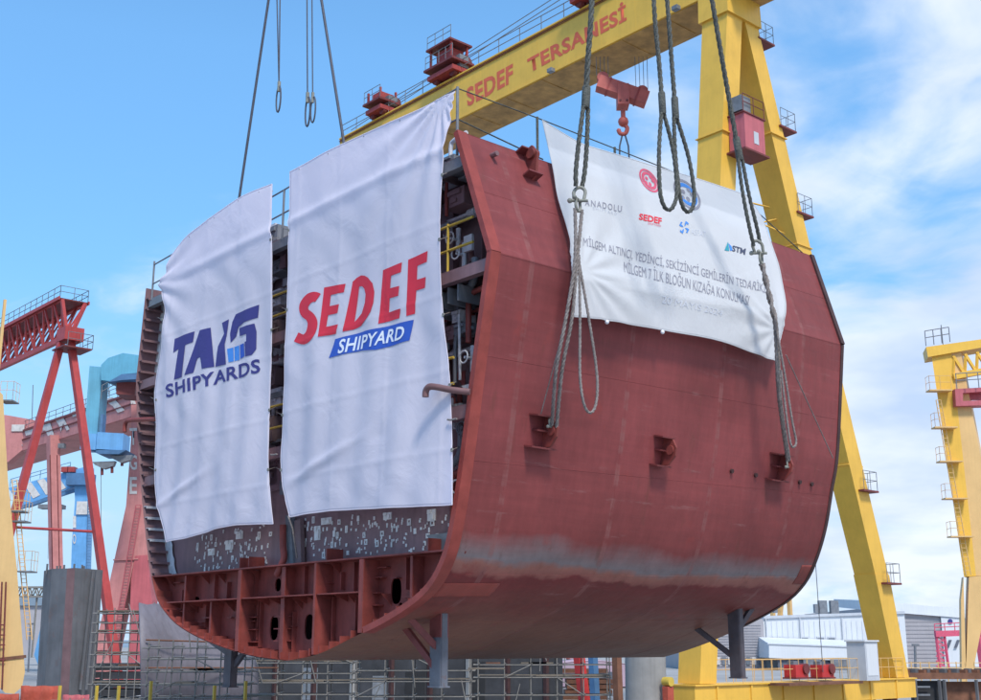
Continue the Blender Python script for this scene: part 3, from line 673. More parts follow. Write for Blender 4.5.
# welded support legs under the bottom
def leg(x, ytop, ybot, dirs, w, red):
    p, nrm = hull_hit(x, ytop) if x > 290 else (hpx(x, ytop, 1.0), None)
    zb = at(x, ybot, p.y).z
    bot = V((p.x, p.y, zb))
    mb = MB()
    mb.obox((p + bot) / 2 + Z * .1, (w, .012, (p.z - zb) / 2 + .1)); mb.obox((p + bot) / 2 + L * w + Z * .1, (w, .012, (p.z - zb) / 2 + .1))
    mb.obox((p + bot) / 2 - U * w + L * w * .5 + Z * .1, (.012, w * .5 - .013, (p.z - zb) / 2 + .1)); mb.obox((p + bot) / 2 + U * (w - .012) + L * w * .5 + Z * .1, (.012, w * .5 - .013, (p.z - zb) / 2 + .1))
    lg = mb.build('support_leg', 'leggrey' if red else 'darkleg', hull)
    if red:
        mb = MB(); mb.obox(V((p.x, p.y, p.z - .16)) + L * w * .5, (w + .006, w * .5 + .018, .22)); mb.build('primed_top', 'legred', lg)
    MB().obox(bot + L * w * .5, (w * 1.15, w * .8, .015)).build('foot_plate', 'leggrey' if red else 'darkleg', lg)
    for dx, dy, yb in dirs:
        q, _ = hull_hit(dx, dy) if dx > 290 else (hpx(dx, dy, 1.2), None)
        MB().beam(q + Z * .05, V((p.x, p.y, at(x, yb, p.y).z)) + L * w * .5, .11, .11).build('brace', 'legred' if red else 'darkleg', lg)
leg(436, 617, 687, ((409, 621, 650), (405, 630, 672)), .16, True)
leg(733, 612, 678, ((696, 630, 660), (752, 610, 632)), .16, False)
leg(229, 640, 687, ((207, 640, 655), (246, 652, 672)), .16, False)

# ================================================================== banners
def coons(top, right, bottom, left, na, nb, surf):
    T, Rr, B, Lf = [[V((x, y, 0)) for x, y in q] for q in (top, right, bottom, left)]
    T, B = smooth_path(T, 5), smooth_path(B, 5); Rr, Lf = smooth_path(Rr, 5), smooth_path(Lf, 5)
    g = []
    for j in range(nb + 1):
        v = j / nb; row = []
        for i in range(na + 1):
            u = i / na
            p = poly_at(T, u) * (1 - v) + poly_at(B, u) * v + poly_at(Lf, v) * (1 - u) + poly_at(Rr, v) * u
            p -= T[0] * (1 - u) * (1 - v) + T[-1] * u * (1 - v) + B[0] * (1 - u) * v + B[-1] * u * v
            row.append(surf(p.x, p.y, 0))
        g.append(row)
    return g
def sub_map(bm, fn, maxlen):           # cut long edges so that print follows the cloth, then map to 3D
    for _ in range(4):
        es = [e for e in bm.edges if e.calc_length() > maxlen]
        if not es: break
        bmesh.ops.subdivide_edges(bm, edges=es, cuts=1); bmesh.ops.triangulate(bm, faces=[f for f in bm.faces if len(f.verts) > 4])
    for v in bm.verts: v.co = fn(v.co.x, v.co.y)
def finish_print(bm, name, mat, parent, recalc_out):
    off = V(parent.location) if parent else V((0, 0, 0)); q = parent.parent if parent else None
    while q: off += V(q.location); q = q.parent
    for v in bm.verts: v.co -= off
    me = bpy.data.meshes.new(name); bm.to_mesh(me); bm.free(); me.materials.append(M[mat])
    o = bpy.data.objects.new(name, me); col.objects.link(o); o.parent = parent
    return o
def text_print(txt, quad, surf, name, mat, parent, bold=0.0, space=1.0, maxlen=4.0):
    """quad: bl, br, tr, tl in photo pixels on the carrying surface"""
    cu = bpy.data.curves.new('t', 'FONT'); cu.body = txt; cu.offset = bold; cu.space_character = space; cu.resolution_u = 3
    ob = bpy.data.objects.new('t', cu); col.objects.link(ob)
    dg = bpy.context.evaluated_depsgraph_get(); dg.update()
    me = bpy.data.meshes.new_from_object(ob.evaluated_get(dg)); bpy.data.objects.remove(ob); bpy.data.curves.remove(cu)
    xs = [v.co.x for v in me.vertices]; ys = [v.co.y for v in me.vertices]; x0, x1, y0, y1 = min(xs), max(xs), min(ys), max(ys)
    bm = bmesh.new(); bm.from_mesh(me); bpy.data.meshes.remove(me)
    bl, br, tr, tl = [V((a, b, 0)) for a, b in quad]
    for v in bm.verts:
        u = (v.co.x - x0) / (x1 - x0); w = (v.co.y - y0) / (y1 - y0)
        v.co = (bl * (1 - u) + br * u) * (1 - w) + (tl * (1 - u) + tr * u) * w
    sub_map(bm, lambda x, y: surf(x, y, 1), maxlen)
    return finish_print(bm, name, mat, parent, surf)
def poly_print(loops, surf, name, mat, parent, lift=1, maxlen=4.0):
    lp = [[V((x, y, 0)) for x, y in l] for l in loops]; flat = [p for l in lp for p in l]
    bm = bmesh.new(); vs = [bm.verts.new(p) for p in flat]
    for t in tessellate_polygon(lp):
        try: bm.faces.new([vs[i] for i in t])
        except ValueError: pass
    sub_map(bm, lambda x, y: surf(x, y, lift), maxlen)
    return finish_print(bm, name, mat, parent, surf)
def stroke(path, w):
    pts = smooth_path([V((x, y, 0)) for x, y in path], 5); a = []; b = []
    for i, p in enumerate(pts):
        d = (pts[min(i + 1, len(pts) - 1)] - pts[max(i - 1, 0)]).normalized(); n = V((-d.y, d.x, 0)) * w / 2
        a.append((p.x + n.x, p.y + n.y)); b.append((p.x - n.x, p.y - n.y))
    return a + b[::-1]
def crop(ox, oy, k, pts): return [(ox + x / k, oy + y / k) for x, y in pts]

# folds of a hanging end banner, as a function of place on the cut plane
def end_surface(cx, cz, amp, seed, tie, hw=2.0):
    def f(x, y, lift):
        p = hpx(x, y, -.28); s, z, _ = hull_coords(p)
        ds, dz = s - cx, z - cz
        d = amp * (0.5 + 0.5 * math.sin(ds * 2.6 + 0.5 * math.sin(z * 0.7 + seed) + seed)) * (0.35 + 0.65 * min(1, max(0, (9 - z) / 7)))
        d += 0.018 * math.sin(ds * 6.3 + 1.3 * math.sin(z * .9) + seed * 2) * min(1, max(0, (9.2 - z) / 3))
        d += 0.03 * math.sin(z * 1.1 + ds * 0.9 + seed)
        # tension folds fanning from the tied upper corner
        ts, tz = tie; r = math.hypot(s - ts, z - tz); an = math.atan2(z - tz, s - ts)
        d += 0.03 * math.sin(an * 17) * math.exp(-(r / 2.4) ** 2) * min(1, r / .5)
        # crease across the lower third and the line of the deck edge behind
        d += 0.05 * math.exp(-((z - 3.9 - 0.25 * ds) / 0.10) ** 2) * math.exp(-(ds / 1.2) ** 2)
        d += 0.04 * math.exp(-((z - 9.5) / 0.12) ** 2)
        for q, st in ((z + seed, 1.45), (s + seed * .7, 1.7)):          # sharp creases left by folding
            e = abs(q / st - round(q / st)) * st; d += 0.008 * math.exp(-(e / .045) ** 2)
        d += 0.006 * math.sin(5.1 * ds + 3.3 * z + 2 * math.sin(2.1 * z)) * (0.5 + 0.5 * math.sin(1.3 * z + ds + seed))
        sag = max(0.0, 1 - abs(((z + 2 * seed) % 2.4) - 1.2) / .5); d += 0.03 * sag * math.sin(ds * 4.4 + seed) * math.exp(-((abs(ds) - hw) / .6) ** 2)
        return p - L * (d + (0.012 if lift == 1 else 0.02 if lift == 2 else 0))
    return f
def banner(name, label, outline, surf, na, nb, mat='cloth'):
    g = coons(*outline, na, nb, surf); mb = MB(); mb.grid(g)
    root = empty(name, g[-1][0], label, 'banner')
    mb.build('cloth', mat, root, recalc=False, solid=0.006)
    hem = MB(); n = len(g)
    hem.tube([r[0] for r in g], .012, 5); hem.tube([r[-1] for r in g], .012, 5); hem.tube(g[-1], .012, 5); hem.tube(g[0], .014, 5)
    hem.build('hem', mat, root)
    return root
t1 = hull_coords(hpx(163, 287)); s1 = end_surface(-4.6, 6, .04, 0.7, (t1[0], t1[1]))
b1 = banner('banner', 'white hanging cloth banner with navy TAIS SHIPYARDS print on the open cut end',
            ([(169, 256), (190, 234), (238, 200), (272, 184)], [(272, 184), (272, 220), (273, 263), (272, 326), (269, 390), (269, 440), (271, 490), (274, 524)],
             [(166, 542), (190, 537), (215, 529), (240, 525), (274, 524)], [(169, 256), (165, 273), (160, 285), (164, 299), (165, 319), (162, 350), (156, 390), (156, 428), (154, 484), (160, 515), (166, 542)]), s1, 70, 150)
k1 = lambda p: crop(150, 280, 4.667, p)
for nm, lp in (('T', [[(118, 275), (212, 240), (206, 290), (172, 305), (158, 455), (118, 466), (137, 322), (115, 340)]]),
               ('A', [[(235, 235), (282, 222), (302, 405), (250, 416), (241, 362), (226, 368), (210, 434), (172, 446)]]),
               ('I', [[(333, 200), (367, 183), (357, 262), (350, 300), (357, 394), (306, 405), (316, 310), (345, 250)]]),
               ('S', [[(397, 160), (510, 115), (503, 175), (440, 198), (412, 218), (398, 262), (374, 292), (372, 250), (382, 195)]]),
               ('S', [[(414, 224), (488, 203), (496, 240), (495, 322), (478, 350), (447, 358), (443, 290), (452, 286), (452, 252), (416, 262)]])):
    poly_print([k1(l) for l in lp], s1, 'letter', 'inknavy', b1)
for pts, mt in (([(360, 322), (384, 314), (390, 380), (368, 384)], 'inkblue'), ([(388, 312), (412, 304), (416, 372), (394, 378)], 'inkblue'), ([(416, 302), (439, 295), (443, 356), (420, 368)], 'inkroyal')):
    poly_print([k1(pts)], s1, 'emblem_bar', mt, b1)
text_print('SHIPYARDS', k1([(82, 552), (512, 432), (510, 366), (80, 490)]), s1, 'lettering', 'inknavy', b1, bold=.025, space=1.05)

t2 = hull_coords(hpx(452, 100)); s2 = end_surface(1.5, 6, .045, 2.1, (t2[0], t2[1]))
b2 = banner('banner', 'wide white hanging cloth banner with red SEDEF letters over blue SHIPYARD bar',
            ([(290, 172), (343, 145), (400, 118), (453, 91)], [(453, 91), (447, 130), (442, 177), (441, 237), (443, 310), (448, 370), (450, 422), (454, 505)],
             [(288, 517), (330, 511), (390, 508), (454, 505)], [(290, 172), (288, 240), (288, 300), (287, 350), (283, 420), (281, 470), (288, 517)]), s2, 100, 150)
k2 = lambda p: crop(280, 230, 4.665, p)
poly_print([k2(stroke([(180, 318), (165, 312), (138, 322), (116, 352), (120, 385), (148, 408), (160, 440), (148, 488), (118, 512), (82, 500)], 46))], s2, 'letter', 'inkred', b2)
for lp in ([[(205, 268), (303, 250), (296, 290), (236, 303), (231, 355), (276, 346), (270, 388), (225, 397), (218, 452), (273, 440), (265, 485), (187, 500)]],
           [[(333, 240), (352, 222), (375, 211), (395, 213), (412, 222), (435, 250), (443, 290), (438, 340), (425, 382), (405, 415), (375, 447), (340, 464), (295, 475)], [(365, 262), (382, 262), (394, 275), (400, 300), (396, 340), (378, 388), (343, 428)]],
           [[(483, 188), (575, 152), (570, 198), (521, 214), (514, 272), (562, 262), (556, 308), (509, 318), (504, 384), (568, 368), (560, 412), (457, 437)]],
           [[(603, 140), (697, 100), (692, 150), (645, 168), (640, 232), (684, 220), (678, 270), (636, 282), (628, 390), (592, 402)]]):
    poly_print([k2(l) for l in lp], s2, 'letter', 'inkred', b2)
poly_print([k2([(262, 510), (330, 490), (400, 470), (470, 455), (540, 440), (622, 418), (605, 515), (530, 538), (450, 560), (380, 562), (310, 578), (233, 598)])], s2, 'print_panel', 'inkroyal', b2)
text_print('SHIPYARD', k2([(275, 580), (578, 510), (590, 445), (286, 512)]), lambda x, y, l: s2(x, y, 2), 'lettering', 'inkwhite', b2, bold=.02, space=1.05)

# starboard banner drapes from the rail top over the sloping upper side and hangs below the knuckle
OFF = 0.13
_n1 = ((H(6.25, 7.4, 6) - H(5.4, 9.97, 6)).cross(L)).normalized(); _n1 = _n1 if _n1.dot(U) < 0 else -_n1
_kn = (H(6.1, 7.52, HL) - H(6.4, 7.27, 0)); _n2 = _kn.cross(Z).normalized(); _n2 = _n2 if _n2.dot(U) < 0 else -_n2
def tpl(x, y, p, n): r = ray(x, y); return (p - CAM).dot(n) / r.dot(n)
_c3 = None
def s3(x, y, lift):
    t1_ = tpl(x, y, H(5.41, 9.95) + _n1 * OFF, _n1); t2_ = tpl(x, y, H(6.4, 7.27) + _n2 * OFF, _n2); t0_ = tpl(x, y, H(5.38, 9.95) - U * .06, -U)
    p = CAM + ray(x, y) * min(max(t1_, t2_), t0_)
    s, z, l = hull_coords(p)
    d = .02 * (1 + math.sin(l * 1.7 + z * .5))
    if _c3:
        dl, dz = l - _c3[2], z - _c3[1]; r = math.hypot(dl, dz); an = math.atan2(dz, dl)
        d += .022 * (1 + math.sin(an * 15)) * math.exp(-(r / 3.2) ** 2) * min(1, r / .7)
        dl, dz = l - _c4[2], z - _c4[1]; r = math.hypot(dl, dz); an = math.atan2(dz, dl)
        d += .02 * (1 + math.sin(an * 13 + 1)) * math.exp(-(r / 2.6) ** 2) * min(1, r / .6)
    d += .007 * (1 + math.sin((l + z * 1.4) * 2.9 + math.sin(z * 1.3))) + .004 * (1 + math.sin((l * .6 - z) * 5.0))
    return p + _n2 * (d + (0.012 if lift == 1 else 0.02 if lift == 2 else 0))
_a = s3(580, 272, 0); _b = s3(776, 330, 0); _c4 = hull_coords(_b); _c3 = hull_coords(_a)
b3 = banner('banner', 'white banner with Turkish text and small logos draped over the red hull side',
            ([(541, 121), (575, 141), (600, 150), (640, 163), (694, 178), (728, 190), (745, 196)], [(745, 196), (762, 222), (776, 265), (783, 315), (774, 361)],
             [(572, 317), (600, 320), (660, 330), (720, 342), (774, 361)], [(541, 121), (548, 150), (557, 200), (567, 240), (571, 280), (572, 317)]), s3, 130, 100, 'cloth3')
k3 = lambda p: crop(570, 220, 4.671, p); k4 = lambda p: crop(560, 160, 4.46, p)
text_print('MİLGEM ALTINCI, YEDİNCİ, SEKİZİNCİ GEMİLERİN TEDARİKİ', k3([(50, 130), (905, 348), (905, 290), (52, 72)]), s3, 'lettering', 'inkgrey', b3, space=1.0)
text_print('MİLGEM 7 İLK BLOĞUN KIZAĞA KONULMASI', k3([(247, 246), (828, 402), (832, 340), (248, 178)]), s3, 'lettering', 'inkgrey', b3)
text_print('20 MAYIS 2024', k3([(425, 388), (700, 452), (705, 425), (427, 355)]), s3, 'lettering', 'inkpale', b3)
text_print('ANADOLU', k4([(104, 205), (272, 234), (272, 206), (106, 176)]), s3, 'lettering', 'inkgrey', b3, bold=.01, space=1.25)
text_print('SHIPYARD', k4([(138, 224), (250, 248), (250, 234), (138, 210)]), s3, 'lettering', 'inkpale', b3, space=1.4)
text_print('SEDEF', k4([(344, 268), (440, 292), (442, 262), (346, 240)]), s3, 'lettering', 'inkred', b3, bold=.03)
text_print('SHIPYARD', k4([(382, 290), (437, 303), (437, 294), (382, 281)]), s3, 'lettering', 'inkpink', b3, space=1.1)
text_print('ASFAT', k4([(575, 332), (645, 348), (646, 322), (577, 306)]), s3, 'lettering', 'inkpale', b3)
text_print('STM', k4([(758, 408), (820, 425), (823, 397), (762, 382)]), s3, 'lettering', 'inkdark', b3, bold=.03)
def ell(cx, cy, a, b, rot, n=28):
    c, s = math.cos(rot), math.sin(rot)
    return [(cx + a * math.cos(t) * c - b * math.sin(t) * s, cy + a * math.cos(t) * s + b * math.sin(t) * c) for t in [2 * math.pi * i / n for i in range(n)]]
def seal(cx, cy, a, b, rot, ring, inner):
    e = poly_print([k4(ell(cx, cy, a, b, rot)), k4(ell(cx, cy, a * .84, b * .84, rot))], s3, 'emblem', ring, b3, 1, 3)
    poly_print([k4(ell(cx, cy, a * .76, b * .76, rot)), k4(ell(cx, cy, a * .52, b * .5, rot))], s3, 'emblem_ring', inner, e, 1, 3)
    for i in range(5):
        t = 2 * math.pi * i / 5 + .4; poly_print([k4(ell(cx + a * .26 * math.cos(t + rot), cy + a * .26 * math.sin(t + rot), a * .16, b * .16, rot, 8))], s3, 'emblem_spot', ring, e, 1, 3)
seal(387, 95, 62, 32, R(52), 'inkpink', 'inkpink')
seal(562, 155, 82, 42, R(52), 'inkgrey', 'inkblue')
for i in range(4):                                        # blue pinwheel
    t = math.pi / 2 * i + .5
    poly_print([k4([(545 + 24 * math.cos(t + q) * r, 303 + 30 * math.sin(t + q) * r) for q, r in ((0, .15), (-.35, .6), (-.2, 1.0), (.45, 1.05), (.65, .8), (.15, .75), (.2, .5))])], s3, 'emblem_blade', 'inkblue', b3, 1, 3)
poly_print([k4([(742, 366), (728, 404), (748, 408)])], s3, 'emblem', 'inkteal', b3); poly_print([k4([(744, 372), (752, 407), (762, 405), (758, 388)])], s3, 'emblem', 'inkblue', b3)
for q, sf, pts in ((b1, s1, [(164, 320, -1), (157, 400, -1), (155, 470, -1), (272, 240, 1), (272, 330, 1), (269, 410, 1), (270, 470, 1)]),
                   (b2, s2, [(288, 230, -1), (288, 310, -1), (283, 415, -1), (281, 470, -1), (443, 175, 1), (441, 240, 1), (444, 315, 1), (449, 385, 1), (452, 450, 1)])):
    for x, y, d in pts:
        p = sf(x, y, 1); t_ = MB(); t_.tube([p + (U * math.cos(a) + Z * math.sin(a)) * .03 for a in [i * math.pi / 4 for i in range(8)]], .009, 5, True); ey = t_.build('eyelet', 'shackle', q)
        MB().tube([p, hpx(x + d * 7, y - 3, .3)], .009, 5).build('tie_cord', 'ropelight', ey)
for q, sf, pts in ((b1, s1, [(190, 235), (215, 216), (240, 199), (260, 190)]), (b2, s2, [(300, 167), (330, 152), (365, 134), (400, 118), (432, 102)])):
    for x, y in pts: p = sf(x, y, 1); MB().tube([p - Z * .06, p + L * .38 + Z * .06], .010, 5).build('tie_cord', 'ropelight', q)
# small tie tabs and cords along the hem
for x, y in ((605, 321), (661, 331)):
    p = s3(x, y, 0); MB().ball(p - Z * .03, .045, 5).build('tie_knot', 'inkwhite', b3)
for q, (x, y) in ((b2, (288, 516)), (b2, (451, 420)), (b1, (273, 455))):
    p = hpx(x, y, -.3); MB().tube([p, p + V((.1, 0, -.25)), hpx(x + 9, y + 42, .1)] if y > 500 else [p - U * .16, p, p + U * .1 + Z * .02], .018, 5).build('tie_cord', 'ropelight', q)

# ================================================================== slings on the starboard side
def sp(x, y, s): return on_plane(x, y, H(s, 0), U)
def rope(pts, r, parent, name='rope', mat='rope', strands=True, sm=5):
    path = smooth_path(pts, sm)
    mb = MB()
    if not strands: mb.tube(path, r, 7)
    else:
        # three twisted strands
        fine = []
        tot = sum((b - a).length for a, b in zip(path[:-1], path[1:])); n = max(8, int(tot / .07))
        for i in range(n + 1): fine.append(poly_at(path, i / n))
        for k in range(3):
            st = []
            for i, p in enumerate(fine):
                d = (fine[min(i + 1, n)] - fine[max(i - 1, 0)]).normalized(); x = d.cross(L).normalized(); y = d.cross(x); a = i * .07 / (r * 9) * 2 * math.pi + k * 2.094
                st.append(p + (x * math.cos(a) + y * math.sin(a)) * r * .5)
            mb.tube(st, r * .56, 5)
    return mb.build(name, mat, parent)
def sleeve(a, b, r, parent): return MB().tube([a, a.lerp(b, .08), a.lerp(b, .92), b], [r * .8, r, r, r * .8], 10).build('ferrule', 'rope', parent)
def shackle(c, dn, across, sz, parent, mat='shackle'):
    mb = MB(); up = -dn; pts = [c - across * sz * .45 + dn * sz * .8]
    for i in range(9):
        t = math.pi - math.pi * i / 8; pts.append(c + across * math.cos(t) * sz * .55 + up * math.sin(t) * sz * .6)
    pts.append(c + across * sz * .45 + dn * sz * .8); mb.tube(pts, sz * .17, 8)
    mb.tube([c - across * sz * .85 + dn * sz * .8, c + across * sz * .85 + dn * sz * .8], sz * .16, 8); mb.ball(c - across * sz * .85 + dn * sz * .8, sz * .26, 5)
    return mb.build('shackle', mat, parent)
PL = 7.0
sl = empty('wire_sling', sp(545, 430, 6.2), 'thick wire rope sling shackled beside the ANADOLU print on the white side banner', 'sling', 'main lifting slings')
rope([sp(593, -40, PL + .3), sp(591, 20, PL + .3), sp(588, 60, PL + .2), sp(586, 96, PL + .1)], .058, sl)
sleeve(sp(586.5, 86, PL + .1), sp(585.5, 108, PL + .1), .085, sl)
rope([sp(583.5, 106, PL + .1), sp(579, 140, PL + .1), sp(576, 170, PL + .05), sp(576, 186, PL)], .048, sl)
rope([sp(588, 106, PL + .1), sp(587, 140, PL + .1), sp(585, 170, PL + .05), sp(582, 188, PL)], .048, sl)
shackle(sp(579.5, 193, PL), (sp(578, 210, PL) - sp(579.5, 193, PL)).normalized(), V((1, 0, 0)), .20, sl)
shackle(sp(578, 206, PL) , Z, V((.5, .86, 0)), .17, sl)
kn = sp(570, 316, PL - .1)
rope([sp(575, 208, PL), sp(575, 260, PL), sp(566, 318, PL - .1), sp(556, 370, 6.6), lugL + nL * .30 + Z * .15], .038, sl, mat='ropelight')
rope([sp(582, 210, PL), sp(577, 262, PL), sp(572, 318, PL - .1), sp(562, 370, 6.6), lugL + nL * .34 + Z * .12 + L * .08], .038, sl, mat='ropelight')
rope([sp(579, 255, PL), sp(580, 320, PL), sp(580, 375, PL), sp(584, 404, PL), sp(590, 413, PL), sp(596, 404, PL), sp(597, 375, PL), sp(589, 320, PL), sp(579, 262, PL)], .03, sl, name='hanging_loop', mat='ropelight')
rope([sp(566, 320, PL - .1), lugL + nL * .2 + Z * .3 - L * .2], .012, sl, name='cord', mat='ropelight', strands=False)
shackle(lugL + nL * .26 + Z * .22 + L * .04, -Z, L, .13, sl)

sr = empty('wire_sling', sp(778, 465, 6.2), 'thick wire rope sling crossing the red cabin and the STM print, twisted below its shackle', 'sling', 'main lifting slings')
rope([sp(708, -30, PL + .3), sp(712, 0, PL + .3), sp(725, 75, PL + .2), sp(737, 145, PL + .1)], .056, sr)
sleeve(sp(736, 137, PL + .1), sp(740, 160, PL + .1), .082, sr)
rope([sp(738, 158, PL + .1), sp(743, 195, PL + .1), sp(750, 230, PL + .05), sp(754, 246, PL)], .045, sr)
rope([sp(742, 158, PL + .1), sp(749, 195, PL + .1), sp(757, 228, PL + .05), sp(760, 243, PL)], .045, sr)
shackle(sp(757.5, 246, PL), (sp(761, 262, PL) - sp(757, 245, PL)).normalized(), V((1, 0, 0)), .20, sr)
shackle(sp(761, 259, PL), Z, V((.5, .86, 0)), .17, sr)
for k in (0, 1):
    pts = []
    for i in range(11):
        t = i / 10; px = 762 + 13 * t + 1.7 * math.cos(i * 1.05 + k * math.pi); pts.append(sp(px, 264 + 56 * t, PL + .05 * math.sin(i * 1.05 + k * math.pi)))
    e = (783 if k else 779); pts += [sp(776 + 2 * k, 345, 6.9), sp(779 + 1.5 * k, 400, 6.65), lugR + nR * .3 + Z * .2 + L * .07 * k]
    rope(pts, .042, sr, mat='ropelight', sm=3)
rope([sp(775, 322, PL), sp(784, 370, PL), sp(792, 420, PL), sp(796, 440, PL), sp(795, 446, PL), sp(791, 445, PL), sp(787, 420, PL), sp(781, 370, PL)], .028, sr, name='hanging_loop', mat='ropelight')
rope([sp(786, 355, PL), sp(833, 458, 6.4)], .012, sr, name='cord', mat='ropelight', strands=False)
shackle(lugR + nR * .30 + Z * .16 + L * .06, -Z, L, .15, sr)

# free hanging loops over the side banner
def free_loop(label, x0, pts_s, pts_l, w):
    e = empty('wire_sling', sp(pts_l[2][0], pts_l[2][1], 7.6), label, 'sling', 'free slings with eye loops')
    rope([sp(x, y, 7.6) for x, y in pts_s], .05, e)
    x, y = pts_s[-1]; sleeve(sp(x - .5, y - 8, 7.6), sp(x + .8, y + 14, 7.6), .075, e)
    rope([sp(a, b, 7.6) for a, b in pts_l], .045, e, name='eye_loop'); return e
free_loop('free wire rope sling whose eye loop ends between the red and blue emblems', 652, [(652, -30), (655, 20), (659, 60), (662, 100)],
          [(661.5, 112), (659, 150), (660, 190), (664, 206), (669, 210), (674, 205), (677, 190), (673, 150), (663.5, 112)], 9)
free_loop('free wire rope sling whose eye loop crosses the blue and grey emblem', 666, [(663, -30), (667, 0), (671, 50), (675, 105)],
          [(674, 117), (675, 150), (679, 190), (683, 207), (688, 212), (693, 207), (694, 190), (688, 155), (676.5, 117)], 9)
# slings to the far side of the block
def far_rope(label, a, b, r, l=7.0):
    e = empty('wire_sling', hpx(*b, l), label, 'sling', 'slings to the port side'); p, q = hpx(*a, l), hpx(*b, l)
    MB().tube([p + (p - q) * .3, p, q], r, 7).build('rope', 'ropeblue', e); sleeve(q + (p - q) * .02, q, r * 1.7, e)
far_rope('taut dark wire sling running down to the top edge of the TAIS banner', (268.5, 0), (236.5, 216), .05)
far_rope('taut dark wire sling running down to the top edge of the SEDEF banner', (321.5, 0), (346, 156), .05)
def hang_loop(label, tops, bot, eye_top, r, l=6.0):
    e = empty('wire_sling', hpx(*bot, l), label, 'sling', 'thin free slings in the sky')
    q = hpx(*eye_top, l)
    for t in tops: p = hpx(*t, l); MB().tube([p + (p - q) * .2, q], r, 6).build('rope', 'ropeblue', e)
    MB().tube([q + Z * .16, q - Z * .2], r * 2.4, 7).build('ferrule', 'shackle', e)
    b = hpx(*bot, l); h = (q.z - b.z); pts = [q]
    for i in range(1, 16):
        t = i / 16 * 2 * math.pi; pts.append(q.lerp(b, .5) + U * -.10 * math.sin(t) * 1.4 + Z * h * .5 * math.cos(t))
    MB().tube(pts, r * 1.2, 6, closed=True).build('eye_loop', 'ropeblue', e)
hang_loop('thin wire sling with one closed eye hanging alone in the sky between the taut slings', [(277, 0), (280, 0)], (278, 112), (279, 86), .025)
hang_loop('longer of two thin wire slings hanging side by side in the sky', [(307, 0)], (308, 126), (307.5, 97), .025)
hang_loop('shorter of two thin wire slings hanging side by side in the sky', [(312, 0)], (313.5, 122), (312.7, 97), .022)

# ================================================================== the yellow gantry crane
GP = at(655, 23, 62)                                 # on the lower front edge of the girder
def gpx(x, y, o=0.0): return on_plane(x, y, GP + L * o, L)
gh = gpx(655, -31).z - GP.z; GW = 3.0
def gt(x, y=100): return (gpx(x, y) - GP).dot(U)
T0, T1 = gt(752, -30), gt(338, 200)
gan = empty('gantry_crane', V((14, 62, 0)), 'huge yellow gantry crane lettered SEDEF TERSANESI behind the hull block', 'crane')
def GG(t, z, w): return GP + U * t + Z * z + L * w
mb = MB(); mb.box8([GG(T0, .012, 0), GG(T1, .012, 0), GG(T1, .012, GW), GG(T0, .012, GW)], [GG(T0, gh, 0), GG(T1, gh, 0), GG(T1, gh, GW), GG(T0, gh, GW)])
gird = mb.build('girder', 'crane', gan)
mb = MB()
for t in [T0 + (T1 - T0) * i / 14 for i in range(1, 14)]: mb.obox(GG(t, gh / 2, 0), (.012, .005, gh / 2 - .05))
mb.obox(GG((T0 + T1) / 2, gh - .06, -.04), ((T1 - T0) / 2, .05, .05)); mb.obox(GG((T0 + T1) / 2, .09, -.04), ((T1 - T0) / 2, .05, .05))
mb.build('plate_seams', 'crane', gird)
MB().obox(GG((T0 + T1) / 2, 0, GW / 2), ((T1 - T0) / 2 - .02, GW / 2 - .02, .01)).build('underside', 'crane_shaded', gird)  # plate carries the girder's underside shade in its colour
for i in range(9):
    t = T0 + 6 + (T1 - T0 - 8) * i / 9; MB().obox(GG(t, -.02, GW * .45), (.04, 1.3, .03)).build('underside_joint', 'crane_shaded', gird)
railing([GG(T0 + 2, gh, .1), GG(T1, gh, .1)], gird, 1.1, 'steel', .03, 2.0)
rl = MB(); rl.obox(GG((T0 + T1) / 2, gh + .1, .8), ((T1 - T0) / 2, .08, .1)); rl.build('rail', 'machdark', gird)
for w_, q_ in (('SEDEF', [(352, 350), (500, 268), (500, 206), (346, 290)]), ('TERSANESİ', [(552, 240), (872, 66), (867, 0), (544, 178)])):
    text_print(w_, crop(360, 0, 3.27, q_), lambda x, y, l: gpx(x, y, -.012), 'lettering', 'signred', gird, bold=.035, space=1.06, maxlen=20)
# bolted splices, cable tray and floodlights along the girder
for t in (T0 + 3.2, gt(460, 110) + 1.2):
    mb = MB(); mb.obox(GG(t, gh / 2, -.012), (.22, .012, gh / 2 - .12))
    for i in range(12): mb.obox(GG(t - .12, .3 + i * (gh - .6) / 11, -.03), (.03, .015, .03)); mb.obox(GG(t + .12, .3 + i * (gh - .6) / 11, -.03), (.03, .015, .03))
    mb.build('splice_plate', 'crane', gird)
mb = MB(); mb.tube([GG(T0 + 2, gh - .22, -.06), GG(T1, gh - .22, -.06)], .035, 6); mb.tube([GG(T0 + 2, gh - .32, -.05), GG(T1, gh - .32, -.05)], .02, 6); mb.build('cable', 'machdark', gird)
for t in (T0 + 5, T0 + 15, T0 + 25):
    f_ = MB().obox(GG(t, .1, -.25), (.2, .16, .12)).build('floodlight', 'steel', gird); MB().obox(GG(t, -.03, -.25), (.17, .13, .01)).build('glass', 'window', f_)
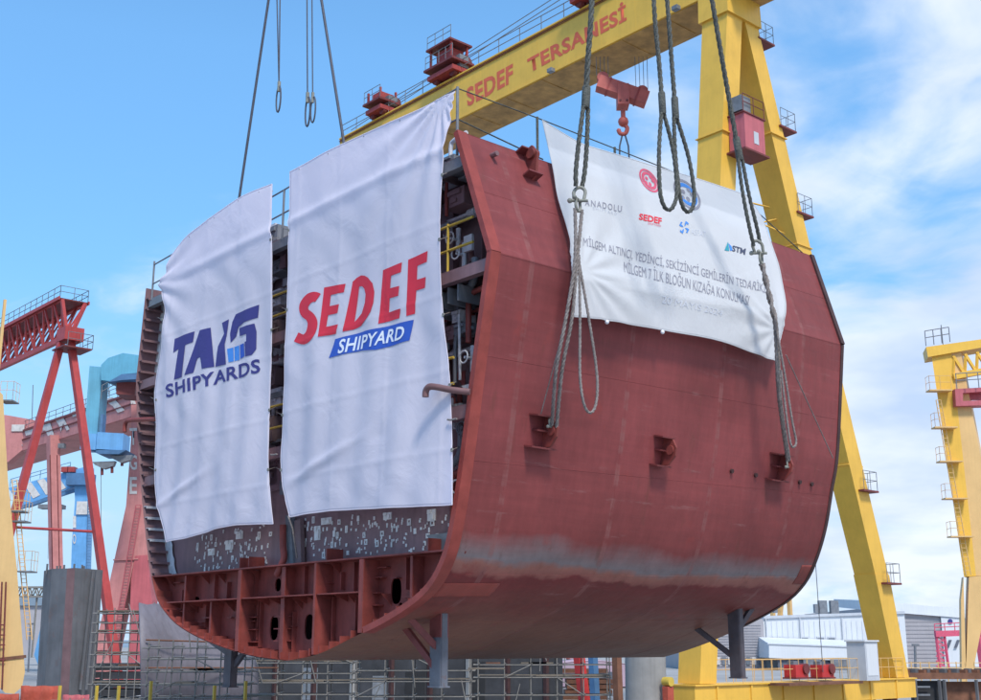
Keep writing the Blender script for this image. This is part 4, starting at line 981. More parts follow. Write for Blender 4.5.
# A-frame legs: heads under the girder's near end, feet on the sill beam
B1 = at(697, 683, 58.0); B1.z = 0
D2 = B1 + L * 17.0
apx = V((gpx(732, 10, GW / 2).x, gpx(732, 10, GW / 2).y, 0))
SILL = at(780, 680, 64).z
def legbox(top, bot, wt, wb, name='leg'):
    mb = MB()
    def q(c, w): return [c - U * w[0] / 2 - L * w[1] / 2, c + U * w[0] / 2 - L * w[1] / 2, c + U * w[0] / 2 + L * w[1] / 2, c - U * w[0] / 2 + L * w[1] / 2]
    mb.box8(q(bot, wb), q(top, wt)); return mb.build(name, 'crane', gan)
headz = gpx(716, 24, .4).z
def col_at(px, py, o): p = gpx(px, py, o); return p
hd0 = col_at(701, 24, 0.1); hd1 = col_at(757, 24, 2.6)
mb = MB(); tc_ = (col_at(716, 26, .5) + col_at(744, 26, 2.2)) / 2
mb.box8([tc_ - U * 1.0 - L * 1.5, tc_ + U * 1.0 - L * 1.5, tc_ + U * 1.0 + L * 1.5, tc_ - U * 1.0 + L * 1.5], [p + Z * 4 for p in (tc_ - U * .95 - L * 1.4, tc_ + U * .95 - L * 1.4, tc_ + U * .95 + L * 1.4, tc_ - U * .95 + L * 1.4)])
mb.build('leg_head', 'crane', gan)
lt1 = tc_ - L * .70; lt2 = tc_ + L * .80
lb1 = V((B1.x, B1.y, SILL)); lb2 = V((D2.x, D2.y, SILL))
legA = legbox(lt1, lb1, (1.7, 1.3), (1.3, 1.2)); 
kneez = 7.0; f = (lt2.z - kneez) / (lt2.z - SILL); kp = lt2.lerp(lb2, f) + L * .35
legB = legbox(lt2, kp, (1.7, 1.2), (1.3, 1.35)); legbox(kp, lb2, (1.35, 1.45), (1.3, 1.3), 'leg_foot')
# flange lines around the legs
for lg, a, b in ((legA, lt1, lb1), (legB, lt2, kp)):
    for i in range(1, 5):
        c = a.lerp(b, i / 5); MB().obox(c, (1.0 - .08 * i, .74, .025)).build('flange_line', 'crane', lg)
# sill beam, end trucks, winches, cabinet
sm = (lb1 + lb2) / 2
mb = MB(); mb.obox(sm - Z * .55, (.75, 9.6, .53)); mb.obox(sm - Z * .06 , (.85, 9.65, .03)); sill = mb.build('sill_beam', 'crane', gan)
for i in range(7):
    MB().obox(sm + L * (-8 + i * 2.6) - Z * .6 - U * .78, (.03, .06, .5)).build('stiffener', 'crane', sill)
for k in (-7, 7):
    for j in (-1.1, 1.1):
        c = sm + L * (k + j) - Z * 1.08; c.z = .38
        MB().tube([c - U * .25, c + U * .25], .36, 16).build('wheel', 'machdark', sill)
railing([sm - L * 6.8 - U * .8, sm + L * 8.4 - U * .8], sill, 1.05, 'cranepale', .018, .75)
railing([sm - L * 6.8 + U * .8, sm + L * 8.4 + U * .8], sill, 1.05, 'cranepale', .018, .75)
pl = MB(); pl.obox(at(807, 683, 62.5) - U * .3, (.9, 3.2, .06)); pl.build('platform', 'rustbrown', gan)
def winch(x, y, D):
    c = at(x, y, D); mb = MB(); e = None
    mb.obox(c, (.35, .52, .30)); e = mb.build('winch', 'brightred', gan)
    MB().tube([c + L * .3 + Z * .1 - U * .45, c + L * .3 + Z * .1 + U * .3], .26, 14).build('drum', 'machdark', e)
    MB().obox(c - L * .25 + Z * .38, (.2, .2, .1)).build('motor', 'steel', e); MB().obox(c - Z * .34, (.4, .6, .04)).build('base', 'machdark', e)
winch(796, 671, 62.2); winch(822, 671, 63.6)
cb = MB(); c = at(863, 661, 66.0); cb.obox(c, (.55, .62, 1.0)); cab = cb.build('cabinet', 'trimgrey', gan)
MB().obox(c - U * .56 + Z * .05, (.01, .5, .8)).build('door', 'wallwhite', cab); MB().obox(c + Z * 1.03, (.62, .7, .04)).build('lid', 'wallwhite', cab)
# operator cabin between the legs, with its platform
cc = at(747, 137, 58.5)
mb = MB(); mb.obox(cc, (.5, .85, 1.0)); kb = mb.build('cabin', 'cabin', gan)
MB().obox(cc + L * .1 - U * .51 - Z * .2, (.01, .2, .34)).build('window', 'trimgrey', kb); MB().obox(cc - Z * 1.06, (.62, 1.05, .05)).build('floor', 'machdark', kb)
MB().obox(cc + Z * 1.03, (.56, .95, .03)).build('roof', 'machdark', kb); railing([cc + Z * 1.06 - U * .5 - L * .9, cc + Z * 1.06 - U * .5 + L * .9], kb, 1.0, 'machdark', .025, .8)
MB().obox(cc + Z * 1.6 - L * .5, (.4, .4, .42)).build('box', 'steel', kb)
# platforms with rails on the outer leg, ladder, cross stairs
def platform(x, y, D, w=.9):
    c = at(x, y, D); p = MB().obox(c, (w * .8, w, .05)).build('platform', 'machdark', gan)
    railing([c + U * w * .75 + L * w * .9, c - U * w * .75 + L * w * .9, c - U * w * .75 - L * w * .9], p, 1.1, 'steel', .018, .7)
for x, y, t in ((758, 45, .03), (780, 132, .16), (797, 217, .28), (862, 492, .68), (885, 584, .83)):
    q = lt2.lerp(lb2, t); platform(x, y, q.y + .4, .75)
lad = MB(); a, b = at(780, 140, lt2.lerp(lb2, .17).y + .6), at(860, 492, lt2.lerp(lb2, .68).y + .6)
lad.beam(a, b, .06); lad.beam(a + L * .45, b + L * .45, .06)
for i in range(60): q = a.lerp(b, i / 60); lad.beam(q, q + L * .45, .03)
lad.build('ladder', 'crane', gan)
for (x0, y0, x1, y1) in ((752, 203, 797, 214), (760, 223, 798, 214), (760, 223, 797, 239), (797, 239, 797, 250)):
    a = lt2.lerp(lb2, .27); MB().tube([at(x0, y0, a.y), at(x1, y1, a.y)], .05, 6).build('stair_rail', 'crane', gan)
# the far leg of the gantry, mostly hidden behind the block
ft = GG(T1 + 1.0, 0, GW / 2); fb = V((ft.x, ft.y, 0))
mb = MB()
for k in (-1, 1): mb.beam(ft + L * k * .8, fb + L * k * 6, .9, .9, ref=U)
mb.build('slender_leg', 'crane', gan)

# trolleys riding on the girder
def trolley(name, label, x, t_off, sz, mats):
    t = gt(*x); root = empty(name, GG(t, gh + .2, GW * .4), label, 'crane trolley', 'trolleys on the yellow girder')
    b = GG(t, gh + .25, GW * .35); s = sz
    MB().obox(b + Z * .18, (1.5 * s, 1.7, .16)).build('carriage', 'machred', root)
    for i in (-1, 1):
        MB().tube([b - L * 1.3 + U * i * s - L * .08, b - L * 1.1 + U * i * s], .28, 12).build('wheel', 'machdark', root)
    dk = MB().obox(b + Z * .75 - L * .9, (1.7 * s, 1.0, .08)).build('lower_deck', 'machdark', root); railing([b + Z * .8 - L * 1.8 - U * 1.6 * s, b + Z * .8 - L * 1.8 + U * 1.6 * s], dk, 1.0, 'steel', .025, .8)
    for i in (-1, 1):
        for j in (-1, 1): MB().beam(b + U * i * 1.2 * s - L * (.9 + .7 * j) + Z * .8, b + U * i * 1.2 * s - L * (.9 + .7 * j) + Z * (.8 + 1.5 * s), .14).build('post', 'machred', root)
    MB().obox(b + Z * (.8 + .65 * s) - L * .8, (.8 * s, .6, .62 * s)).build('machine_house', 'machred', root)
    MB().tube([b + Z * (.9 + .5 * s) + L * .2 - U * .7 * s, b + Z * (.9 + .5 * s) + L * .2 + U * .7 * s], .55 * s, 14).build('rope_drum', 'machdark', root)
    MB().obox(b + Z * .9 - U * 1.1 * s - L * .6, (.3, .4, .5 * s)).build('motor', 'steel', root)
    if sz > .9:
        rf = MB().obox(b + Z * (.85 + 1.5 * s) - L * .9, (1.45 * s, 1.0, .07)).build('roof_deck', 'machdark', root); railing([b + Z * (.9 + 1.5 * s) - L * 1.8 - U * 1.4 * s, b + Z * (.9 + 1.5 * s) - L * 1.8 + U * 1.4 * s], rf, 1.0, 'steel', .025, .8)
    return root
trolley('crane_trolley', 'red two-deck crane trolley with roof railing on the yellow girder beside the letter S', (447, 78), 0, .92, 0)
trolley('crane_trolley', 'small red trolley at the low far end of the yellow girder above the SEDEF banner', (380, 115), 0, .62, 0)
trolley('crane_trolley', 'red crane trolley cut by the top edge of the picture above the girder lettering', (592, -6), 0, .85, 0)
# rope lines above the girder
cb = empty('crane_cable', GG(T1, gh + 1, 1), 'thin grey trolley cables stretched above the top of the yellow girder', 'cable')
for k in (1.6, 2.0): MB().tube([GG(T0, gh + k + 1.6, 1), GG(gt(447, 78), gh + k, 1), GG(T1, gh + k - 1, 1)], .03, 5).build('strand', 'steel', cb)
# hook block hanging under the girder
hc = at(620, 92, 66); hb = empty('hook_block', hc - Z * 2, 'red spreader beam with a crane hook hanging below the yellow girder', 'hook block')
ha, hb_ = at(598, 83, 66), at(647, 100, 66); ha.z += 0; hd = (hb_ - ha)
mb = MB(); hx = V((hd.x, hd.y, 0)).normalized(); hx2 = hd.normalized(); up_ = Z; sd_ = hx2.cross(Z).normalized()
mb.obox((ha + hb_) / 2, (hd.length / 2, .42, .40), (hx2, sd_, sd_.cross(hx2) * -1)); mb.build('spreader_beam', 'hook', hb)
mid = (ha + hb_) / 2
MB().obox(mid - Z * .35, (.34, .5, .66), (hx, sd_, Z)).build('cross_head', 'hook', hb)
for q in (ha + hx2 * .3, hb_ - hx2 * .3): MB().tube([q + Z * .42 - sd_ * .22, q + Z * .42 + sd_ * .22], .34, 16).build('sheave', 'hook', hb)
hk = mid - Z * 1.2
mb = MB(); mb.tube([hk, hk - Z * .6], .14, 8); mb.ball(hk - Z * .75, .32, 6)
mb.tube(smooth_path([hk - Z * .9, hk - Z * 1.15 + hx * .22, hk - Z * 1.5 + hx * .1, hk - Z * 1.5 - hx * .2, hk - Z * 1.2 - hx * .32], 4), [.13] * 16 + [.06], 8); mb.build('hook', 'hook', hb)
for q in (mid - hx2 * .9, mid + hx2 * .9): MB().obox(q, (.05, .46, .44), (hx2, sd_, sd_.cross(hx2) * -1)).build('flange', 'machred', hb)
for k in (-.2, .2): MB().tube([mid - Z * .8 + hx * k - sd_ * .54, mid - Z * .8 + hx * k + sd_ * .54], .07, 10).build('bolt', 'machdark', hb)
for k in (-.16, .16): MB().tube([hk - Z * 1.45 + hx * k * .3, hk - Z * 2.3 + hx * k * 1.6, hk - Z * 4.2 + hx * k * 2.0], .05, 6).build('sling', 'ropeblue', hb)
for q in (ha + hx2 * .3, hb_ - hx2 * .3):
    for k in (-.35, -.12, .12, .35): MB().tube([q + Z * .6 + hx * k, q + Z * 14 + hx * k * 1.3], .018, 5).build('wire', 'steel', hb)
WX_ = (V((1, 0, 0)), V((0, 1, 0)), Z)
# ================================================================== cranes and yard on the left
def truss(mb, a, b, h, w, n, r, side):        # box truss from a to b (lower chord centre), depth h, width w
    d = (b - a); c = []
    for i in range(n + 1):
        p = a + d * i / n; c.append((p - side * w / 2, p + side * w / 2, p - side * w / 2 + Z * h, p + side * w / 2 + Z * h))
    for k in range(4): mb.beam(c[0][k], c[-1][k], r * 1.7)
    for i in range(n):
        m0 = [(x + y) / 2 for x, y in zip(c[i], c[i + 1])]
        for lo, hi in ((0, 2), (1, 3)): mb.beam(c[i][lo], m0[hi], r); mb.beam(m0[hi], c[i + 1][lo], r)
        mb.beam(c[i][0], c[i][1], r)
    mb.beam(c[n][2], c[n][3], r)
# red lattice portal crane
D = 96; rp = empty('portal_crane', V((at(70, 645, D).x, D, 0)), 'slim red lattice portal crane on splayed tube legs at the left', 'crane')
w0 = at(60, 298, D); WL = 34.0; low = at(67, 337, D); n_t = 17
mb = MB(); c1 = w0 + L * .2 - Z * .1; c2 = w0 + L * 2.2 - Z * .1; cl_ = low + U * WL
mb.beam(low - U * .2, cl_, .36, .42); mb.beam(c1, c1 + U * WL, .2); mb.beam(c2, c2 + U * WL, .2)
for i in range(n_t):
    b = low + U * (WL * (i + .5) / n_t)
    for cc_ in (c1, c2):
        mb.beam(cc_ + U * WL * i / n_t, b, .15); mb.beam(b, cc_ + U * WL * (i + .85) / n_t, .15)
mb.build('truss', 'jibred', rp)
mb = MB(); mb.obox(w0 + L * 1.2 + U * WL / 2, (WL / 2, 1.25, .05)); dk = mb.build('walkway', 'machdark', rp)
mb = MB()
for k in (-.08, 2.48): mb.obox(w0 + L * k + U * WL / 2, (WL / 2 + .1, .05, .14))
mb.build('walkway_edge', 'jibred', rp)
railing([w0 + U * WL, w0, w0 + L * 2.4, w0 + L * 2.4 + U * WL], dk, 1.1, 'steel', .03, 1.3)
hd_ = at(70, 338, D)
mb = MB(); mb.obox(hd_ + Z * .2, (.9, .8, .55)); mb.build('leg_head', 'jibred', rp)
for x0, y0, x1, y1, nm in ((61, 343, -14, 620, 'leg'), (71, 343, 120, 695, 'leg')):
    mb = MB(); mb.beam(at(x0, y0, D), at(x1, y1, D - 2), .52, .52, w2=.62); mb.build(nm, 'jibred', rp)
mb = MB(); mb.beam(c2, at(71, 335, D), .26); mb.beam(c1, at(67, 335, D), .26); mb.build('strut', 'jibred', rp)
mb = MB(); mb.obox(at(72, 350, D), (1.2, 1.2, .06)); pf = mb.build('platform', 'machdark', rp); c = at(74, 350, D)
railing([c - U * 1.1 - L, c - U * 1.1 + L * 1.1, c + U + L * 1.1], pf, 1.2, 'steel', .03, 1)
mb = MB(); mb.tube([at(10, 527, D - 1), at(98, 532, D - 1)], .11, 6); mb.build('tie_bar', 'jibred', rp)

# pale yellow crane leg at the frame's left edge
D = 72; yl = empty('gantry_crane', V((at(8, 645, D).x, D, 0)), 'pale yellow tapering gantry crane leg cut by the left edge of the picture', 'crane')
mb = MB()
A = [at(-40, 330, D), at(4, 330, D)]; prof = [(-60, 330), (3, 395), (8, 480), (17, 570), (24, 660), (25, 672), (22, 687), (14, 694), (5, 693), (-2, 686), (-60, 640)]
mb.prism([at(x, y, D) for x, y in prof], V((-1.05, 2.4, 0))); mb.build('leg', 'cranepale', yl)
mb = MB(); mb.prism([at(x, y, D - .05) for x, y in ((-60, 664), (26, 655), (26, 658), (-60, 668))], V((0, .04, 0))); mb.build('flange', 'rustbrown', yl)
for x, yb in ((6, 402), (16, 512), (18, 522), (24, 572)):
    c = at(x + 3, yb, D + .8); p = MB().obox(c, (.42, .55, .04), (V((1, 0, 0)), V((0, 1, 0)), Z)).build('platform', 'steel', yl)
    railing([c + V((-.4, -.5, 0)), c + V((.4, -.5, 0)), c + V((.4, .5, 0))], p, 1.2, 'cranepale', .016, .5)
mb = MB(); a, b = at(12, 480, D + .8), at(27, 640, D + .8); mb.beam(a, b, .05); mb.beam(a + V((.3, 0, 0)), b + V((.3, 0, 0)), .05)
for i in range(40): q = a.lerp(b, i / 40); mb.beam(q, q + V((.3, 0, 0)), .03)
mb.build('ladder', 'cranepale', yl)
mb = MB()
for x in (2, 6): mb.tube([at(x - 4, 690, D - .2), at(x, 582, D - .2)], .05, 5)
for y in (625, 635, 645, 660): mb.tube([at(-6, y, D - .2), at(5, y, D - .2)], .04, 5)
mb.build('cable_pipe', 'machdark', yl)
mb = MB(); mb.obox(at(1, 340, D), (.08, .08, 2.6)); mb.build('mast', 'cranepale', yl)

# faded red goliath crane with lettering
D = 118; pr = empty('gantry_crane', V((at(110, 645, D).x, D, 0)), 'faded pink red gantry crane with white letters behind the cut end', 'crane')
GB = at(133, 416, D); GA = GB + U * 52; axg = GB - GA; sg = -L; hgt = 2.35
mb = MB()
mb.box8([GA, GB, GB + L * 5, GA + L * 5], [p + Z * hgt for p in (GA, GB, GB + L * 5, GA + L * 5)]); pg = mb.build('girder', 'palered', pr)
MB().obox((GA + GB) / 2 + L * 2.5 - Z * .03, (26, 2.4, .03)).build('underside', 'palered', pg)
mb = MB(); mb.beam(GA + sg * .08 + Z * hgt, GB + sg * .08 + Z * hgt, .2, .25); mb.beam(GA + sg * .06 + Z * (hgt * .55), GB + sg * .06 + Z * hgt * .55, .12, .12); mb.build('girder_lip', 'machdark', pg)
railing([GA + Z * hgt, GB + Z * hgt], pg, 1.2, 'steel', .035, 2)
def pgp(x, y): return on_plane(x, y, GA + sg * .06, sg)
def slab_letters(quads, pf_, parent, mat='letter'):
    for q in quads:
        mb = MB(); mb.prism([pf_(x, y) for x, y in q], V((0, -.03, 0))); mb.build('letter', mat, parent)
kk = lambda p: crop(0, 380, 5.77, p)
slab_letters([kk(q) for q in ([(85, 385), (95, 340), (112, 345), (132, 378), (112, 385)], [(140, 290), (195, 270), (198, 310), (150, 322)], [(245, 245), (285, 232), (312, 318), (280, 330), (262, 292), (248, 292)],
                              [(315, 222), (360, 205), (402, 285), (385, 292), (365, 250), (352, 298), (340, 262)], [(412, 185), (455, 165), (462, 200), (420, 215)], [(440, 222), (465, 215), (472, 262), (452, 258)], [(610, 110), (650, 98), (720, 175), (680, 190), (650, 150), (625, 135)], [(580, 180), (602, 205), (610, 215), (588, 200)])], pgp, pg)
# legs of the faded crane
mb = MB(); mb.prism([at(x, y, D + 22) for x, y in ((-20, 416), (6, 415), (34, 420), (34, 440), (8, 462), (-20, 466))], V((0, 1.5, 0))); mb.build('end_carriage', 'palered', pr)
mb = MB(); mb.obox(at(18, 428, D + 21.9), (.75, .04, .4), (V((1, 0, 0)), V((0, 1, 0)), Z)); mb.build('opening', 'letter', pr)
mb = MB(); mb.beam(at(53, 436, D + 14), at(59, 690, D + 14), 1.1, 1.1); mb.build('slender_leg', 'palered', pr)
mb = MB(); mb.prism([at(x, y, D) for x, y in ((131, 392), (150, 392), (152, 560), (134, 562), (105, 700), (84, 700), (126, 506), (131, 440))], V((0, 2, 0))); lg_ = mb.build('leg', 'palered', pr)
mb = MB(); mb.prism([at(x, y, D - .1) for x, y in ((135, 556), (147, 555), (152, 600), (152, 700), (127, 700), (131, 580))], V((0, 2, 0))); mb.build('lower_leg', 'palered2', pr)
for ch, y in (('T', 423), ('G', 449), ('E', 480)):
    yy = {'T': (430, 443), 'G': (457, 468), 'E': (479, 492)}[ch]
    text_print(ch, [(129.5, yy[1] + 2), (137, yy[1] + 2), (137, yy[0] - 2), (129.5, yy[0] - 2)], lambda x, y, l: at(x, y, D - .05), 'letter', 'letter', lg_, bold=.02, maxlen=30)
poly_print([[(130, 395), (133, 395), (136, 404), (131, 404)]], lambda x, y, l: at(x, y, D - .05), 'letter', 'letter', lg_, 1, 30)

mb = MB(); a, b = at(136, 505, D - .3), at(110, 660, D - .3); mb.beam(a, b, .07); mb.beam(a + V((.5, 0, 0)), b + V((.5, 0, 0)), .07)
for i in range(50): q = a.lerp(b, i / 50); mb.beam(q, q + V((.5, 0, 0)), .045)
mb.build('ladder', 'palered2', pr)
for y_ in (560, 610, 650):
    t_ = (y_ - 506) / 194; x0, x1 = 126 - 42 * t_, 147 - 42 * t_
    MB().beam(at(x0 - 1, y_, D - .12), at(min(x1 + 3, 150), y_ - 1, D - .12), .12).build('flange_line', 'palered', pr)
for x_ in (50, 57): MB().tube([at(x_, 455, D - .6), at(x_ + 5, 690, D - .6)], .05, 5).build('cable', 'machdark', pr)
MB().tube([at(33, 385, D + 20), at(32, 420, D + 20)], .05, 5).build('antenna', 'steel', pr)
for x_ in (40, 62, 92): MB().obox(at(x_, 446, D + (96 - x_) * .4), (.35, .3, .25), WX_).build('lamp', 'steel', pr)
# light blue crane trolley riding the faded red girder
D = 112; ct = empty('crane_trolley', V((at(105, 645, D).x, D, at(105, 450, D).z)), 'tall light blue trolley and machinery house saddling the faded red girder', 'crane trolley')
FX = (V((.93, .37, 0)).normalized(), V((-.37, .93, 0)).normalized(), Z)
def cbox(x0, y0, x1, y1, dep, nm, mt, dd=0.0, parent=None):
    a, b = at(x0, y1, D + dd), at(x1, y0, D + dd)
    return MB().box8([a, V((b.x, a.y + (b.x - a.x) * .35, a.z)), V((b.x, a.y + (b.x - a.x) * .35 + dep, a.z)), V((a.x, a.y + dep, a.z))],
                     [V((a.x, a.y, b.z)), V((b.x, a.y + (b.x - a.x) * .35, b.z)), V((b.x, a.y + (b.x - a.x) * .35 + dep, b.z)), V((a.x, a.y + dep, b.z))]).build(nm, mt, parent or ct)
cbox(84, 366, 101, 434, 2.2, 'column', 'cyan', -1.2)
mb = MB(); mb.prism([at(x, y, D - 1.5) for x, y in ((101, 380), (101, 365), (108, 358), (123, 353), (152, 357), (152, 372), (123, 374), (110, 381))], V((.8, 4.5, 0))); mh = mb.build('machine_house', 'cyan', ct)
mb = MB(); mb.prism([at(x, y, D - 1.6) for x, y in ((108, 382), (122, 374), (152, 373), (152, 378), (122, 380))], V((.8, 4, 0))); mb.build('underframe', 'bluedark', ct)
cbox(116, 380, 134, 394, 3, 'gearbox', 'machdark', -1.0)
cbox(99, 414, 103, 440, 1, 'ladder_cage', 'bluedark', -1.4)
cbox(80, 433, 95, 449, 2.0, 'cabin', 'blue', -2.2); cbox(96, 432, 121, 449, 2.2, 'cabin', 'blue', -1.6)
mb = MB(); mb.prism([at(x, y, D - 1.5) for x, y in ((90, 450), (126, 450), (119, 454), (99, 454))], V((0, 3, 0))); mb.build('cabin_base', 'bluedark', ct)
railing([at(101, 399, D - 1.6), at(116, 391, D - 1)], ct, 1.3, 'steel', .04, 1)
hk2 = empty('hook_block', at(112, 470, D - 1), 'grey hook beams hanging under the light blue trolley', 'hook block')
for x0, x1, y in ((92, 115, 462), (110, 132, 456)):
    mb = MB(); mb.prism([at(x, y_, D - 1) for x, y_ in ((x0, y), (x1, y - 1), (x1 - 2, y + 4), ((x0 + x1) / 2, y + 7), (x0 + 3, y + 3))], V((0, .6, 0))); mb.build('beam', 'steel', hk2)
for x, y0, y1 in ((102, 466, 475), (112, 464, 473), (122, 460, 466)): MB().tube([at(x, y0, D - .7), at(x, y1, D - .7)], .14, 7).build('hook', 'machdark', hk2)
MB().tube([at(101, 470, D - .7), at(101, 560, D - .7)], .03, 5).build('wire', 'steel', hk2)

# blue quay crane with striped boom
D = 185; bc = empty('harbour_crane', V((at(78, 645, D).x, D, 0)), 'blue harbour crane with blue and white striped boom, behind the faded red crane leg', 'crane')
mb = MB(); P = [at(x, y, D) for x, y in ((8, 488), (88, 466), (88, 482), (22, 506))]
mb.prism(P, V((0, 3, 0))); bm_ = mb.build('boom', 'blue', bc)
for x in (24, 37, 50):
    y0 = 488 - (x - 8) * .275; q = [(x, y0 + .5), (x + 7, y0 - 1.5), (x + 16, y0 + 13 - 1.5), (x + 9, y0 + 15.5 - .5)]
    MB().prism([at(a, b, D - .08) for a, b in q], V((0, .06, 0))).build('stripe', 'letter', bm_)
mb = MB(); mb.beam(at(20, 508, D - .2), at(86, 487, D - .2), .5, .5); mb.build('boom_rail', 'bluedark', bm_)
mb = MB(); mb.prism([at(x, y, D - .5) for x, y in ((74, 482), (90, 482), (88, 500), (86, 560), (85, 600), (70, 600), (72, 540), (75, 500))], V((0, 2.5, 0))); lg2 = mb.build('leg', 'blue', bc)
text_print('I', [(73, 528), (76, 528), (76, 516), (73, 516)], lambda x, y, l: at(x, y, D - .6), 'letter', 'letter', lg2, .02, 1, 40)
text_print('O', [(72.5, 544), (76, 544), (76, 534), (72.5, 534)], lambda x, y, l: at(x, y, D - .6), 'letter', 'letter', lg2, .02, 1, 40)
MB().obox(at(83, 508, D - .7), (1.0, .05, 1.0), (V((1, 0, 0)), V((0, 1, 0)), Z)).build('sign_panel', 'letter', lg2)
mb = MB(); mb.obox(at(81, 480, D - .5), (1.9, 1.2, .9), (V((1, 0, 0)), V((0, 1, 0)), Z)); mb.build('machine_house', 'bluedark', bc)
for x in (66, 73): MB().obox(at(x, 470, D), (.48, .8, .4), (V((1, 0, 0)), V((0, 1, 0)), Z)).build('winch', 'machred', bc)
for x_ in (56, 62, 49): MB().tube([at(x_, 508, D), at(x_ - 1, 545 + (x_ % 3) * 14, D)], .035, 5).build('hoist_wire', 'steel', bc)
railing([at(10, 487, D), at(70, 470, D)], bc, 1.2, 'bluedark', .05, 1.5)
mb = MB(); a, b = at(88, 500, D - .8), at(86, 590, D - .8); mb.beam(a, b, .1)
for i in range(30): q = a.lerp(b, i / 30); mb.beam(q, q + V((.6, 0, 0)), .07)
mb.build('ladder', 'bluedark', bc)
mb = MB(); mb.obox(at(52, 507, D), (1.8, 1, .3), (V((1, 0, 0)), V((0, 1, 0)), Z)); mb.build('trolley', 'steel', bc)
railing([at(74, 484, D - .6), at(92, 484, D - .6)], bc, 1.4, 'bluedark', .06, 1.2)

# far pale conveyor truss bridge on the horizon
D = 320; tb = empty('truss_bridge', V((at(70, 645, D).x, D, 0)), 'far pale lattice truss bridge on thin supports near the horizon', 'bridge')
mb = MB(); truss(mb, at(-10, 597, D), at(170, 596, D), 2.4, 1.6, 26, .26, V((0, 1, 0))); mb.build('truss', 'galv', tb)
for x in (37, 120): mb = MB(); mb.beam(at(x, 597, D), V((at(x, 597, D).x, D, 0)), .4); mb.build('support', 'galv', tb)
D = 420
fb_ = MB(); p = at(20, 645, D); fb_.obox(V((p.x + 5, D, 8)), (16, 8, 8), (V((1, 0, 0)), V((0, 1, 0)), Z)); o = empty('shed', V((p.x, D, 0)), 'small pale grey shed on the horizon between yellow leg and steel slab', 'building')
fb_.build('wall', 'wallgrey', o); MB().prism([V((p.x - 12, D - 9, 16)), V((p.x + 22, D - 9, 16)), V((p.x + 5, D - 9, 19))], V((0, 18, 0))).build('roof', 'hill', o)
for x, y, D in ((31, 623, 150), (40, 580, 90)):
    pass
ml = empty('lamp_mast', V((at(30.5, 645, 150).x, 150, 0)), 'thin grey lamp mast with a cross arm near the horizon at the left', 'lamp mast')
MB().tube([V((at(30.5, 645, 150).x, 150, 0)), at(30.5, 624, 150)], .12, 6).build('pole', 'steel', ml); MB().beam(at(28, 624, 150), at(33.5, 624, 150), .2).build('arm', 'steel', ml)

# upright steel slab section
D = 58; us = empty('steel_section', V((at(68, 690, D).x, D, 0)), 'tall upright grey mill steel plate section with a rust brown band', 'steel section')
pts_t = [(44, 571), (52, 569), (67, 568.5), (75, 568), (101, 570)]; pts_b = [(36, 700), (44, 700), (60, 700), (69, 700), (92, 698)]
dep = [1.2, .5, 0, 0, 1.4]
for i, mt in ((0, 'slab'), (1, 'slab'), (2, 'slabred'), (3, 'slab')):
    a0, a1 = at(*pts_t[i], D + dep[i]), at(*pts_t[i + 1], D + dep[i + 1]); b0, b1 = at(*pts_b[i], D + dep[i]), at(*pts_b[i + 1], D + dep[i + 1])
    for q in (b0, b1): q.z = 0
    MB().box8([b0, b1, b1 + V((0, .3, 0)), b0 + V((0, .3, 0))], [a0, a1, a1 + V((0, .3, 0)), a0 + V((0, .3, 0))]).build('plate', mt, us)
for x0, x1 in ((88, 76), (93, 80), (97, 86)):
    MB().beam(at(x0, 571, D + .8), at(x1, 690, D + .5), .10, .12).build('stiffener', 'slab', us)
for x in (47, 57, 60, 64, 74, 82, 84): MB().obox(at(x, 569, D + .6), (.035, .04, .14 + .05 * (x % 3)), (V((1, 0, 0)), V((0, 1, 0)), Z)).build('lug', 'slab', us)
MB().prism([at(x, y, D + 1.5) for x, y in ((40, 630), (34, 655), (38, 665))], V((0, .2, 0))).build('bracket', 'blue', us)

# curved hull section standing behind the cut end
D = 44; cs = empty('hull_section', V((at(190, 690, D).x, D, 0)), 'dark grey flared hull section standing on the ground under the cut end', 'ship section')
edge = [(139, 603), (147, 605), (154, 604), (160, 604), (168, 609), (178, 616), (192, 624), (208, 632), (226, 640), (240, 647), (252, 654), (258, 668)]
rows = []
for k, (dy, dd, dx) in enumerate(((0, 0, 0), (14, -.3, .5), (30, -.75, 1), (48, -.9, 1.5), (75, -.7, 2), (100, -.2, 2))):
    row = []
    for i, (x, y) in enumerate(edge):
        yy = y + (715 - y) * dy / 100; row.append(at(x + dx * (1 - i / 12), yy, D + dd + i * .28))
    rows.append(row)
MB().grid(rows).build('shell_plating', 'slab2', cs, solid=.05)
mb = MB(); mb.tube([at(x, 640 + (x - 145) * .03, D - .75 + (x - 145) * .025) for x in range(146, 290, 12)], .03, 5); mb.tube([at(x, 668, D - .92 + (x - 145) * .025) for x in range(146, 290, 12)], .03, 5); mb.build('weld_seam', 'rustbrown', cs)

